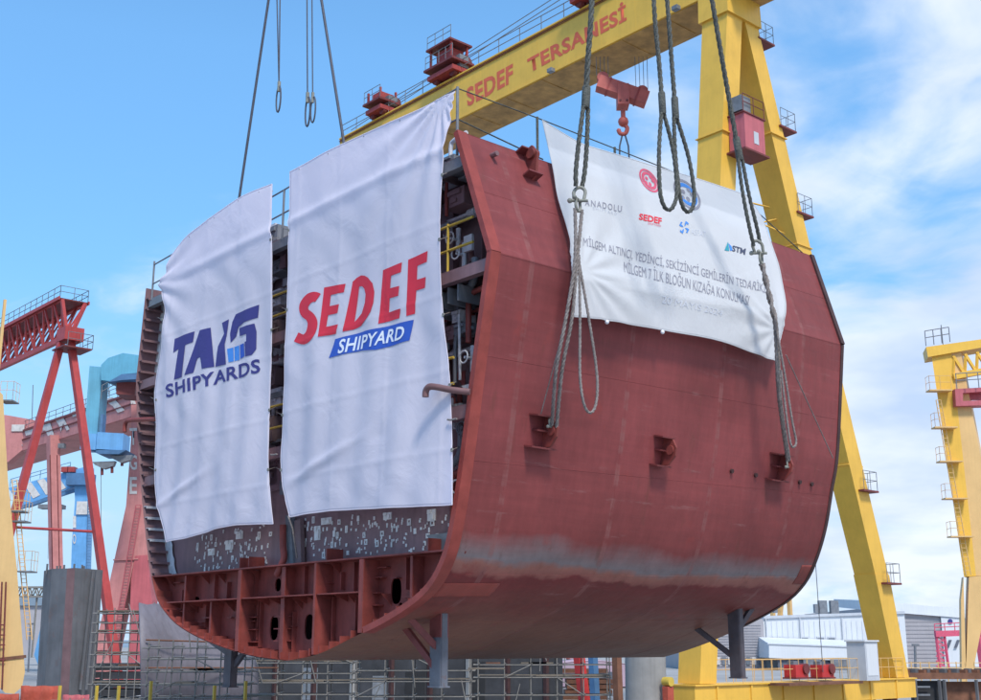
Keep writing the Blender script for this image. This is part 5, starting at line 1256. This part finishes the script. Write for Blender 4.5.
# dark shed behind the scaffolds
D = 66; ds = empty('shed', V((at(430, 690, D).x, D, 0)), 'dark grey steel workshop wall behind scaffolding under the hull bottom', 'building')
mb = MB(); p0, p1 = V((at(225, 690, D).x, D, 0)), V((at(563, 690, D).x, D, 0)); mb.box8([p0, p1, p1 + V((0, 8, 0)), p0 + V((0, 8, 0))], [p + Z * 4.6 for p in (p0, p1, p1 + V((0, 8, 0)), p0 + V((0, 8, 0)))]); mb.build('wall', 'dark', ds)
for i in range(9):
    x = p0.x + .6 + i * 2.05; MB().beam(V((x, D - .12, 0)), V((x, D - .12, 4.5)), .24, .2).build('column', 'concrete' if i in (3, 6) else 'edgedark', ds)
for x0, x1, y0, y1, mt in ((302, 318, 668, 700, 'window'), (372, 395, 676, 700, 'steel'), (405, 425, 672, 700, 'black'), (470, 485, 662, 700, 'black')):
    a, b = at(x0, y1, D - .06), at(x1, y0, D - .06); MB().box8([V((a.x, D - .06, a.z)), V((b.x, D - .06, a.z)), V((b.x, D - .01, a.z)), V((a.x, D - .01, a.z))], [V((a.x, D - .06, b.z)), V((b.x, D - .06, b.z)), V((b.x, D - .01, b.z)), V((a.x, D - .01, b.z))]).build('panel', mt, ds)

# scaffolds
def scaffold(label, x0, x1, ytop, D, nb, levels, depth=1.2, ybr=(0, 2), boards=True, skew=.0):
    base = V((at(x0, 690, D).x, D, 0)); e = empty('scaffold', base, label, 'scaffold', 'tube scaffolds around the slipway')
    X0, X1 = at(x0, 690, D).x, at(x1, 690, D).x; top = at((x0 + x1) / 2, ytop, D).z; r = .026
    for i in range(nb + 1):
        x = X0 + (X1 - X0) * i / nb
        for d in (0, depth): MB().tube([V((x, D + d + skew * i, 0)), V((x, D + d + skew * i, top + rnd.uniform(-.1, .25)))], r, 6).build('standard', 'galv', e)
    for z in levels:
        for d in (-.04, depth + .04): MB().tube([V((X0 - .2, D + d, z)), V((X1 + .2, D + d + skew * nb, z))], r * .9, 6).build('ledger', 'galv', e)
        for i in range(nb + 1):
            x = X0 + (X1 - X0) * i / nb + .05; MB().tube([V((x, D - .1 + skew * i, z + .06)), V((x, D + depth + .1 + skew * i, z + .06))], r * .9, 6).build('transom', 'galv', e)
    for i in range(nb):
        if i % 2 == ybr[0] % 2:
            xa = X0 + (X1 - X0) * i / nb; xb = X0 + (X1 - X0) * (i + 1) / nb; k = i % max(1, len(levels) - 1)
            za, zb = levels[k], levels[min(k + 1, len(levels) - 1)]
            if abs(za - zb) > .1:
                a, b = (za, zb) if i % 4 < 2 else (zb, za); MB().tube([V((xa, D - .07 + skew * i, a)), V((xb, D - .07 + skew * i, b))], r * .85, 6).build('brace', 'galv', e)
    for i in range(nb * 2):
        x = X0 + (X1 - X0) * rnd.random(); z = rnd.choice(levels); w_ = rnd.uniform(.5, 1.6)
        if rnd.random() < .5: MB().tube([V((x, D - .12, z - rnd.uniform(.1, .9))), V((x + rnd.uniform(-.6, .6), D - .05, z + rnd.uniform(.3, 1.0)))], r * .8, 6).build('tube', 'galv', e)
        else: MB().box8([V((x, D - .02, z + .05)), V((x + w_, D - .02, z + .05)), V((x + w_, D + depth * .7, z + .05)), V((x, D + depth * .7, z + .05))], [V((x, D - .02, z + .10)), V((x + w_, D - .02, z + .10)), V((x + w_, D + depth * .7, z + .10)), V((x, D + depth * .7, z + .10))]).build('plank', 'board' if rnd.random() < .7 else 'rustbrown', e)
    if boards:
        for z in levels[1::2]: MB().box8([V((X0, D, z + .08)), V((X1, D + skew * nb, z + .08)), V((X1, D + depth + skew * nb, z + .08)), V((X0, D + depth, z + .08))], [V((X0, D, z + .12)), V((X1, D + skew * nb, z + .12)), V((X1, D + depth + skew * nb, z + .12)), V((X0, D + depth, z + .12))]).build('boards', 'board', e)
    return e
scaffold('tall tube scaffold beside the red crane leg, between the steel slab and the flared section', 92, 143, 612, 52, 3, [1.0, 1.6, 2.3, 2.8, 3.3, 3.7, 4.1, 4.5])
scaffold('low tube scaffold in front of the flared grey hull section', 146, 244, 640, 40, 4, [1.55, 1.95, 2.35, 2.75, 3.1], boards=False)
scaffold('tube scaffold under the keel beside the dark workshop, nearest the flared section', 252, 352, 640, 49, 4, [1.3, 1.75, 2.1, 2.5, 2.9], ybr=(1, 0))
scaffold('tube scaffold under the hull bottom behind the blue grey support leg', 356, 470, 640, 47, 4, [1.3, 1.85, 2.25, 2.75])
scaffold('tube scaffold under the hull bottom ending beside the red leaning post', 478, 610, 640, 51, 5, [1.2, 1.9, 2.4, 2.75], ybr=(1, 0))
for lb, x0, x1, y0, D_, mt in (('dark steel plate stack behind the scaffold left of the flared section', 96, 138, 662, 60, 'dark'), ('dark machinery box standing behind the tall scaffold and red crane leg', 76, 96, 664, 66, 'black'), ('dark rusty plate stack behind the scaffold near the blue post', 565, 612, 668, 75, 'rustbrown')):
    e = empty('plate_stack', V((at(x0, 690, D_).x, D_, 0)), lb, 'plate stack'); a, b = at(x0, y0, D_), at(x1, y0, D_); nz = 6
    for i in range(nz):
        o_ = ri.uniform(-.3, .3); MB().box8([V((a.x + o_, D_, a.z * i / nz)), V((b.x + o_, D_, a.z * i / nz)), V((b.x + o_, D_ + 2, a.z * i / nz)), V((a.x + o_, D_ + 2, a.z * i / nz))], [V((a.x + o_, D_, a.z * (i + .8) / nz)), V((b.x + o_, D_, a.z * (i + .8) / nz)), V((b.x + o_, D_ + 2, a.z * (i + .8) / nz)), V((a.x + o_, D_ + 2, a.z * (i + .8) / nz))]).build('plate', mt, e)

# railing with yellow posts and red sheets at the bottom left
D = 34
rlg = empty('barrier_fence', V((at(180, 700, D).x, D, 0)), 'pale tube barrier fence with yellow posts along the bottom left', 'fence')
for x in (59, 96, 118, 150, 214, 245): b = at(x, 700, D); MB().beam(V((b.x, D, 0)), V((b.x, D, 2.12 + (.12 if x in (150, 245) else 0))), .07).build('post', 'yellowrail', rlg)
for z in (1.72, 1.4): MB().tube([V((at(50, 700, D).x, D + .06, z)), V((at(262, 700, D).x, D + .06, z))], .025, 6).build('rail', 'galv', rlg)
for x in (70, 84, 106, 131, 143, 168, 192, 226): b = at(x, 700, D + .1); MB().tube([V((b.x, D + .1, 0)), V((b.x, D + .1, 1.78))], .022, 6).build('stake', 'galv', rlg)
kb_ = MB(); kb_.obox(V((at(150, 700, D).x, D + .25, .35)), (4.2, .25, .35), (V((1, 0, 0)), V((0, 1, 0)), Z)); tag(kb_.build('concrete_kerb', 'concrete'), 'low concrete kerb wall behind the yellow post barrier fence', 'wall')
def sheet(label, x0, x1, y0, D, mt='net'):
    a, b = at(x0, y0, D), at(x1, y0, D); g = []
    for j in range(8):
        g.append([V((a.x + (b.x - a.x) * i / 16, D + .06 * math.sin(i * 1.1 + j) + .04 * math.sin(i * 2.7), a.z * (1 - j / 7) + .012 * math.sin(i * .9))) for i in range(17)])
    tag(MB().grid(g).build('safety_sheet', mt, solid=.02), label, 'safety sheet', 'orange red sheets at the bottom left')
sheet('orange red safety sheet hanging beside the foot of the upright steel slab', 21, 62, 686, 44)
sheet('low orange red safety sheet in the bottom left corner below the yellow leg', -25, 20, 694, 43)
sheet('small faded red sheet behind the barrier fence under the scaffold', 63, 90, 695, 46, 'palered2')

# things seen below the keel, to the right
def post(nm, label, cat, x0, y0, x1, y1, D, w, mt, rnd_=False, capm=None):
    a, b = at(x0, y0, D), at(x1, y1, D); b.z = min(b.z, 0)
    mb = MB()
    if rnd_: mb.tube([b, b.lerp(a, .5), a], w / 2, 28)
    else: mb.beam(b, a, w)
    e = empty(nm, V((b.x, b.y, 0)), label, cat); mb.build('shaft', mt, e)
    if rnd_: MB().tube([a - Z * .12, a + Z * .02], w / 2 + .03, 28).build('collar', mt, e); MB().tube([V((b.x, b.y, .0)), V((b.x, b.y, .3))], w / 2 + .12, 28).build('base', mt, e)
    else: MB().obox(V((b.x, b.y, .03)), (w, w, .03)).build('base_plate', mt, e); MB().obox(a, (w * .8, w * .8, .03)).build('cap_plate', mt, e)
    return e
post('concrete_pier', 'thick round pale concrete pier under the far end of the keel', 'pier', 645, 640, 646, 710, 55, 1.8, 'concrete', True)
post('steel_post', 'thin rust brown post standing left of the thick concrete pier', 'post', 616, 640, 619, 715, 50, .28, 'rustbrown')
post('steel_post', 'bright red leaning post behind the scaffold under the hull', 'post', 577, 640, 586, 715, 60, .40, 'brightred')
post('steel_post', 'dark blue post between the bright red post and the rusty post', 'post', 592, 640, 596, 715, 58, .32, 'bluedark')
D = 95; tn = empty('tent', V((at(590, 690, D).x, D, 0)), 'pale pink arched storage tent under the far end of the keel', 'tent')
g = []
for j in range(2):
    g.append([V((at(592, 690, D).x + 5.5 * math.cos(t) * -1, D + 10 * j, .1 + 1.9 * math.sin(t))) for t in [math.pi * i / 18 for i in range(19)]])
MB().grid(g).build('roof', 'pinkroof', tn, solid=.08)
MB().prism(g[0], V((0, .05, 0))).build('end_wall', 'pinkroof', tn); MB().obox(V((at(600, 690, D).x, D - .05, .6)), (1.0, .04, .6), (V((1, 0, 0)), V((0, 1, 0)), Z)).build('door', 'wallstripe', tn)
D = 105; sf = empty('steel_stack', V((at(480, 690, D).x, D, 0)), 'jumble of rusty pink steel frames stacked beyond the scaffold', 'steel frames')
for i in range(10): a = at(527 + 5 * i, 690, D + rnd.uniform(0, 3)); MB().beam(V((a.x, a.y, 0)), V((a.x + rnd.uniform(-.6, .6), a.y, rnd.uniform(1.5, 3.4))), .22).build('bar', 'palered2' if i % 3 else 'rustbrown', sf)
for i in range(5): a = at(525, 690, D + 1); MB().beam(V((a.x, a.y, .4 + .6 * i)), V((a.x + 4.5, a.y, .5 + .55 * i)), .16).build('crossbar', 'palered2', sf)
sk = empty('hose_reel', V((at(672, 690, 54).x, 54, 0)), 'small orange pump trolley between the concrete pier and the yellow crane foot', 'pump')
c = V((at(668, 690, 54).x, 54, 1.1)); MB().obox(c, (.15, .2, .35)).build('body', 'net', sk); MB().tube([c + Z * .55 - U * .2, c + Z * .55 + U * .2], .2, 12).build('reel', 'yellowrail', sk); MB().obox(c - Z * .78, (.3, .3, .3)).build('stand', 'rustbrown', sk)

# ================================================================== right side: warehouses, yellow crane, small red frame
WX = (V((1, 0, 0)), V((0, 1, 0)), Z)
def wall_px(parent, nm, mt, D, x0, y0, x1, y1, dep=.2, yb=None, dd=0):
    a, b = at(x0, y0, D), at(x1, y1, D); zb = 0 if yb is None else at(x0, yb, D).z
    return MB().box8([V((a.x, D + dd, zb)), V((b.x, D + dd, zb)), V((b.x, D + dd + dep, zb)), V((a.x, D + dd + dep, zb))], [V((a.x, D + dd, a.z)), V((b.x, D + dd, b.z)), V((b.x, D + dd + dep, b.z)), V((a.x, D + dd + dep, a.z))]).build(nm, mt, parent)
def ribs(parent, D, x0, x1, y0, y1, n, mt, horiz=False, dd=-.06):
    mb = MB(); a, b = at(x0, y0, D), at(x1, y1, D)
    for i in range(n):
        if horiz: z = b.z + (a.z - b.z) * (i + .5) / n; mb.obox(V(((a.x + b.x) / 2, D + dd, z)), (abs(b.x - a.x) / 2, .015, .03), WX)
        else: x = a.x + (b.x - a.x) * (i + .5) / n; mb.obox(V((x, D + dd, (a.z + b.z) / 2)), (.025, .02, abs(a.z - b.z) / 2), WX)
    mb.build('cladding_ribs', mt, parent)
D = 165; wh = empty('warehouse', V((at(800, 690, D).x, D, 0)), 'long white clad warehouse with a lower white lean-to, between the crane legs', 'building')
wall_px(wh, 'grey_wall', 'wallgrey', D, 690, 622, 763, 619, 30); ribs(wh, D, 690, 763, 624, 668, 16, 'wallgrey', True)
wall_px(wh, 'wall', 'wallwhite', D, 763.5, 618, 905, 613, 30, dd=.3); ribs(wh, D, 764, 905, 621, 655, 26, 'wallwhite', dd=.24)
mb = MB(); a, b = at(764, 617.5, D), at(905, 612.5, D); mb.beam(V((a.x, D + .2, a.z)), V((b.x, D + .2, b.z)), .3, .35); mb.build('roof_edge', 'trimgrey', wh)
a, b = at(769, 644, D - 6), at(878, 648, D - 6); c, d_ = at(769, 658, D - 6), at(878, 662, D - 6)
MB().box8([V((c.x, D - 6, c.z)), V((d_.x, D - 6, d_.z)), V((d_.x, D + .1, d_.z)), V((c.x, D + .1, c.z))], [V((a.x, D - 6, a.z)), V((b.x, D - 6, b.z)), V((b.x, D + .1, b.z + .9)), V((a.x, D + .1, a.z + .9))]).build('lean_to', 'wallwhite', wh)
MB().beam(V((a.x - .2, D - 6.05, a.z)), V((b.x, D - 6.05, b.z)), .12, .14).build('gutter', 'trimgrey', wh)
wall_px(wh, 'lean_to_wall', 'wallstripe', D, 768, 659, 875, 662, .3, dd=-5.6)
for x, w in ((775, 4), (785, 9), (805, 7), (821, 7), (832, 7)):
    a = at(x, 639, D); f_ = MB().obox(V((a.x, D + .22, a.z)), (w * .07, .1, .30), WX).build('window', 'trimgrey', wh); MB().obox(V((a.x, D + .10, a.z - .05)), (w * .06, .03, .18), WX).build('pane', 'window', f_)
for x in (766, 800, 842, 870): a = at(x, 617, D); MB().obox(V((a.x, D + .12, a.z - 2.6)), (.07, .06, 2.5), WX).build('downpipe', 'trimgrey', wh)
for x in (800, 826): a = at(x, 659, D); MB().obox(V((a.x, D - 6.05, a.z - .9)), (1.1, .04, .9), WX).build('door', 'steel', wh)
for x in (789, 832, 839, 851): a = at(x, 613, D); MB().obox(V((a.x, D + 8, a.z + .8)), (.55 if x > 835 else .25, .5, 1.1 if x > 835 else .6), WX).build('roof_vent', 'steel', wh)
for i in range(8): a = at(718 + i * 6, 661, D); MB().obox(V((a.x, D - .15, a.z)), (.25, .05, .5), WX).build('window', 'window' if i % 2 else 'letter', wh)
D = 190; w2 = empty('warehouse', V((at(940, 690, D).x, D, 0)), 'grey clad warehouse with a pale roof band behind the right yellow crane', 'building')
wall_px(w2, 'wall', 'wallgrey', D, 870, 608, 1010, 618, 40); ribs(w2, D, 870, 945, 616, 672, 14, 'wallgrey', True)
a, b, c, d_ = at(870, 601, D), at(1010, 613, D), at(870, 611, D), at(1010, 622, D)
MB().box8([V((c.x, D - .6, c.z)), V((d_.x, D - .6, d_.z)), V((d_.x, D + 20, b.z - .3)), V((c.x, D + 20, a.z - .3))], [V((a.x, D - .5, a.z)), V((b.x, D - .5, b.z)), V((b.x, D + 20, b.z + 1)), V((a.x, D + 20, a.z + 1))]).build('roof_band', 'wallwhite', w2)
wall_px(w2, 'white_bay', 'wallwhite', D, 940, 617, 958, 618, .2, dd=-.4); wall_px(w2, 'white_bay', 'wallwhite', D, 944, 636, 975, 636, .2, dd=-.7)
for x in (949, 957): a = at(x, 644, D); MB().prism([at(x - 3, 648, D - 1), at(x, 640, D - 1), at(x + 3, 640, D - 1), at(x, 648, D - 1)], V((0, .05, 0))).build('wall_mark', 'wallstripe', w2)
a = at(949, 621.5, D); MB().tube([V((a.x, D - .6, a.z)), V((a.x, D - .4, a.z))], .35, 12).build('round_vent', 'inknavy', w2)
# right yellow crane
D = 98; yc = empty('gantry_crane', V((at(970, 690, D).x, D, 0)), 'yellow gantry crane with small side platforms at the right edge of the picture', 'crane')
def pxprism(prof, D, dep, nm, mt, parent, sk=0): return MB().prism([at(x, y, D) for x, y in prof], V((sk, dep, 0))).build(nm, mt, parent)
lgY = pxprism([(931, 352), (951, 349), (976, 576), (964, 577)], D, 2.4, 'leg', 'crane', yc, 1.4)
pxprism([(951, 349), (960, 348), (1003, 574), (976, 576)], D + .02, 2.0, 'leg_lit_side', 'cranepale', yc, 1.0)  # same leg: sunlight on this face put into the paler yellow
pxprism([(963.5, 577), (967, 700), (962, 700), (961, 600)], D - .05, 1.2, 'lower_leg', 'cranepale', yc, .3)
pxprism([(969, 577), (1000, 574), (985, 610), (973, 672), (966, 672)], D - .1, 1.6, 'lower_leg', 'cranepale', yc, .4)
gd = pxprism([(926, 347), (990, 338), (990, 346), (928, 357)], D - .3, 2.2, 'girder', 'crane', yc, .5)
mb = MB(); a, b = at(953, 377, D), at(1000, 368, D); c, d_ = at(953, 356, D), at(1000, 348, D)
mb.beam(a, b, .5); 
for i in range(4): mb.beam(c.lerp(d_, i / 4), a.lerp(b, (i + 1) / 4), .22); mb.beam(a.lerp(b, i / 4), c.lerp(d_, i / 4 + .02), .2)
mb.build('lattice', 'crane', gd)
railing([at(926, 346, D), at(950, 342, D)], gd, 1.3, 'steel', .04, .8)
MB().tube([at(943, 345, D), at(941, 325, D)], .04, 5).build('antenna', 'steel', gd)
for i, y in enumerate((391, 428, 462, 499, 537)):
    xl = 930 + (y - 350) * .148; c = at(xl + 3, y, D - .5); p = MB().obox(c, (.95, .45, .05), WX).build('platform', 'cranepale', yc)
    railing([c + V((-.9, .4, 0)), c + V((-.9, -.4, 0)), c + V((-.3 if i else .9, -.4, 0))], p, 1.2, 'cranepale', .022, .9)
mb = MB(); a, b = at(936, 400, D - .5), at(966, 575, D - .5); mb.beam(a, b, .06); mb.beam(a + V((.4, 0, 0)), b + V((.4, 0, 0)), .06)
for i in range(40): q = a.lerp(b, i / 40); mb.beam(q, q + V((.4, 0, 0)), .04)
mb.build('ladder', 'cranepale', yc)
tr = empty('crane_trolley', at(968, 405, D), 'pinkish red hoist cabin under the girder of the right yellow crane', 'crane trolley')
mb = MB(); mb.prism([at(x, y, D - .6) for x, y in ((955, 389), (990, 387), (990, 391), (963, 393), (963, 401), (990, 400), (990, 405), (956, 406))], V((0, 1.2, 0))); mb.build('cabin_frame', 'cabin', tr)
MB().obox(at(974, 397, D + .4), (.7, .05, .28), WX).build('back_panel', 'cabin', tr)
railing([at(957, 389, D - 1), at(990, 387, D - 1)], tr, 1.3, 'steel', .04, 1)
# small red frame gantry
D = 128; rf = empty('gantry_crane', V((at(940, 690, D).x, D, 0)), 'small crimson lattice gantry in front of the grey warehouse', 'crane')
mb = MB(); mb.beam(at(935, 634, D), at(1000, 632, D), .5, .6); mb.build('girder', 'inkpink', rf)
mb = MB()
for x0, x1 in ((936, 937), (944, 946)): mb.beam(at(x0, 634, D), V((at(x1, 634, D).x, D, 0)), .22)
for i in range(8):
    y = 636 + i * 5; mb.beam(at(936, y, D), at(945, y + 5, D), .12); mb.beam(at(945, y, D), at(936, y, D), .1)
mb.build('tower', 'inkpink', rf); mb = MB(); mb.beam(at(978, 634, D), V((at(980, 634, D).x, D, 0)), .5); mb.build('leg', 'inkpink', rf)
railing([at(935, 632, D), at(975, 630, D)], rf, .8, 'inkpink', .05, 1)
# rusty structures and rails at the bottom right
D = 72; rs = empty('rail_support', V((at(945, 690, D).x, D, 0)), 'rusty dark steel frame with a grey brown top flange at the bottom right', 'steel frame')
a, b = at(904, 676, D), at(1000, 676, D)
MB().beam(a, b, .8, .35).build('top_flange', 'rustbrown', rs)
wall_px(rs, 'web', 'dark', D, 912, 681, 945, 681, .4); wall_px(rs, 'web', 'rustbrown', D, 946, 682, 1000, 682, .4, dd=.2)
for i in range(14): q = a.lerp(b, (i + .4) / 14); MB().obox(q + Z * .26, (.16 + .1 * (i % 3), .2, .10 + .05 * (i % 2))).build('clamp', 'slab' if i % 2 else 'rustbrown', rs)
for x in (915, 939, 944, 976): p = at(x, 680, D - .4); MB().beam(V((p.x, p.y, 0)), p, .14).build('post', 'slab', rs)
for y in (687, 695): MB().beam(at(912, y, D - .3), at(930, y, D - .3), .1).build('rung', 'steel', rs)
yd = empty('yard_railing', V((at(940, 690, 84).x, 84, 0)), 'pale yellow yard railing between the crane sill and the right crane', 'fence')
for x in range(902, 985, 9): p = at(x, 662, 84); MB().beam(V((p.x, 84, 0)), p, .06).build('post', 'cranepale', yd)
for y in (663, 668, 673): MB().beam(at(900, y, 84), at(986, y, 84), .05).build('rail', 'cranepale', yd)
lm = empty('lamp_mast', V((at(916, 690, 140).x, 140, 0)), 'thin grey lamp mast standing in front of the grey warehouse', 'lamp mast')
MB().tube([V((at(917, 690, 140).x, 140, 0)), at(915, 645, 140)], .14, 6).build('pole', 'steel', lm); MB().beam(at(912, 645, 140), at(919, 645, 140), .22).build('arm', 'steel', lm)
# distant yellow crane top over the warehouse
D = 230; fy = empty('gantry_crane', V((at(784, 690, D).x, D, 0)), 'distant pale yellow crane frame just above the warehouse roof beside the hull edge', 'crane')
mb = MB()
for x0, x1 in ((770, 774), (777, 783), (787, 792), (780, 774)): mb.beam(at(x0 + 2, 596, D), V((at(x1, 645, D).x, D, 0)), .7)
mb.build('leg', 'cranepale', fy); MB().beam(at(764, 604, D), at(790, 598, D), .9).build('girder', 'cranepale', fy)
# thin plumb wires at the right of the hull
pw = empty('hanging_wire', V((at(822, 690, 64).x, 64, 1.6)), 'thin grey wire hanging in the gap between hull edge and yellow crane leg', 'wire')
MB().tube([at(814, 540, 60), at(823, 672, 63)], .02, 5).build('wire', 'steel', pw)
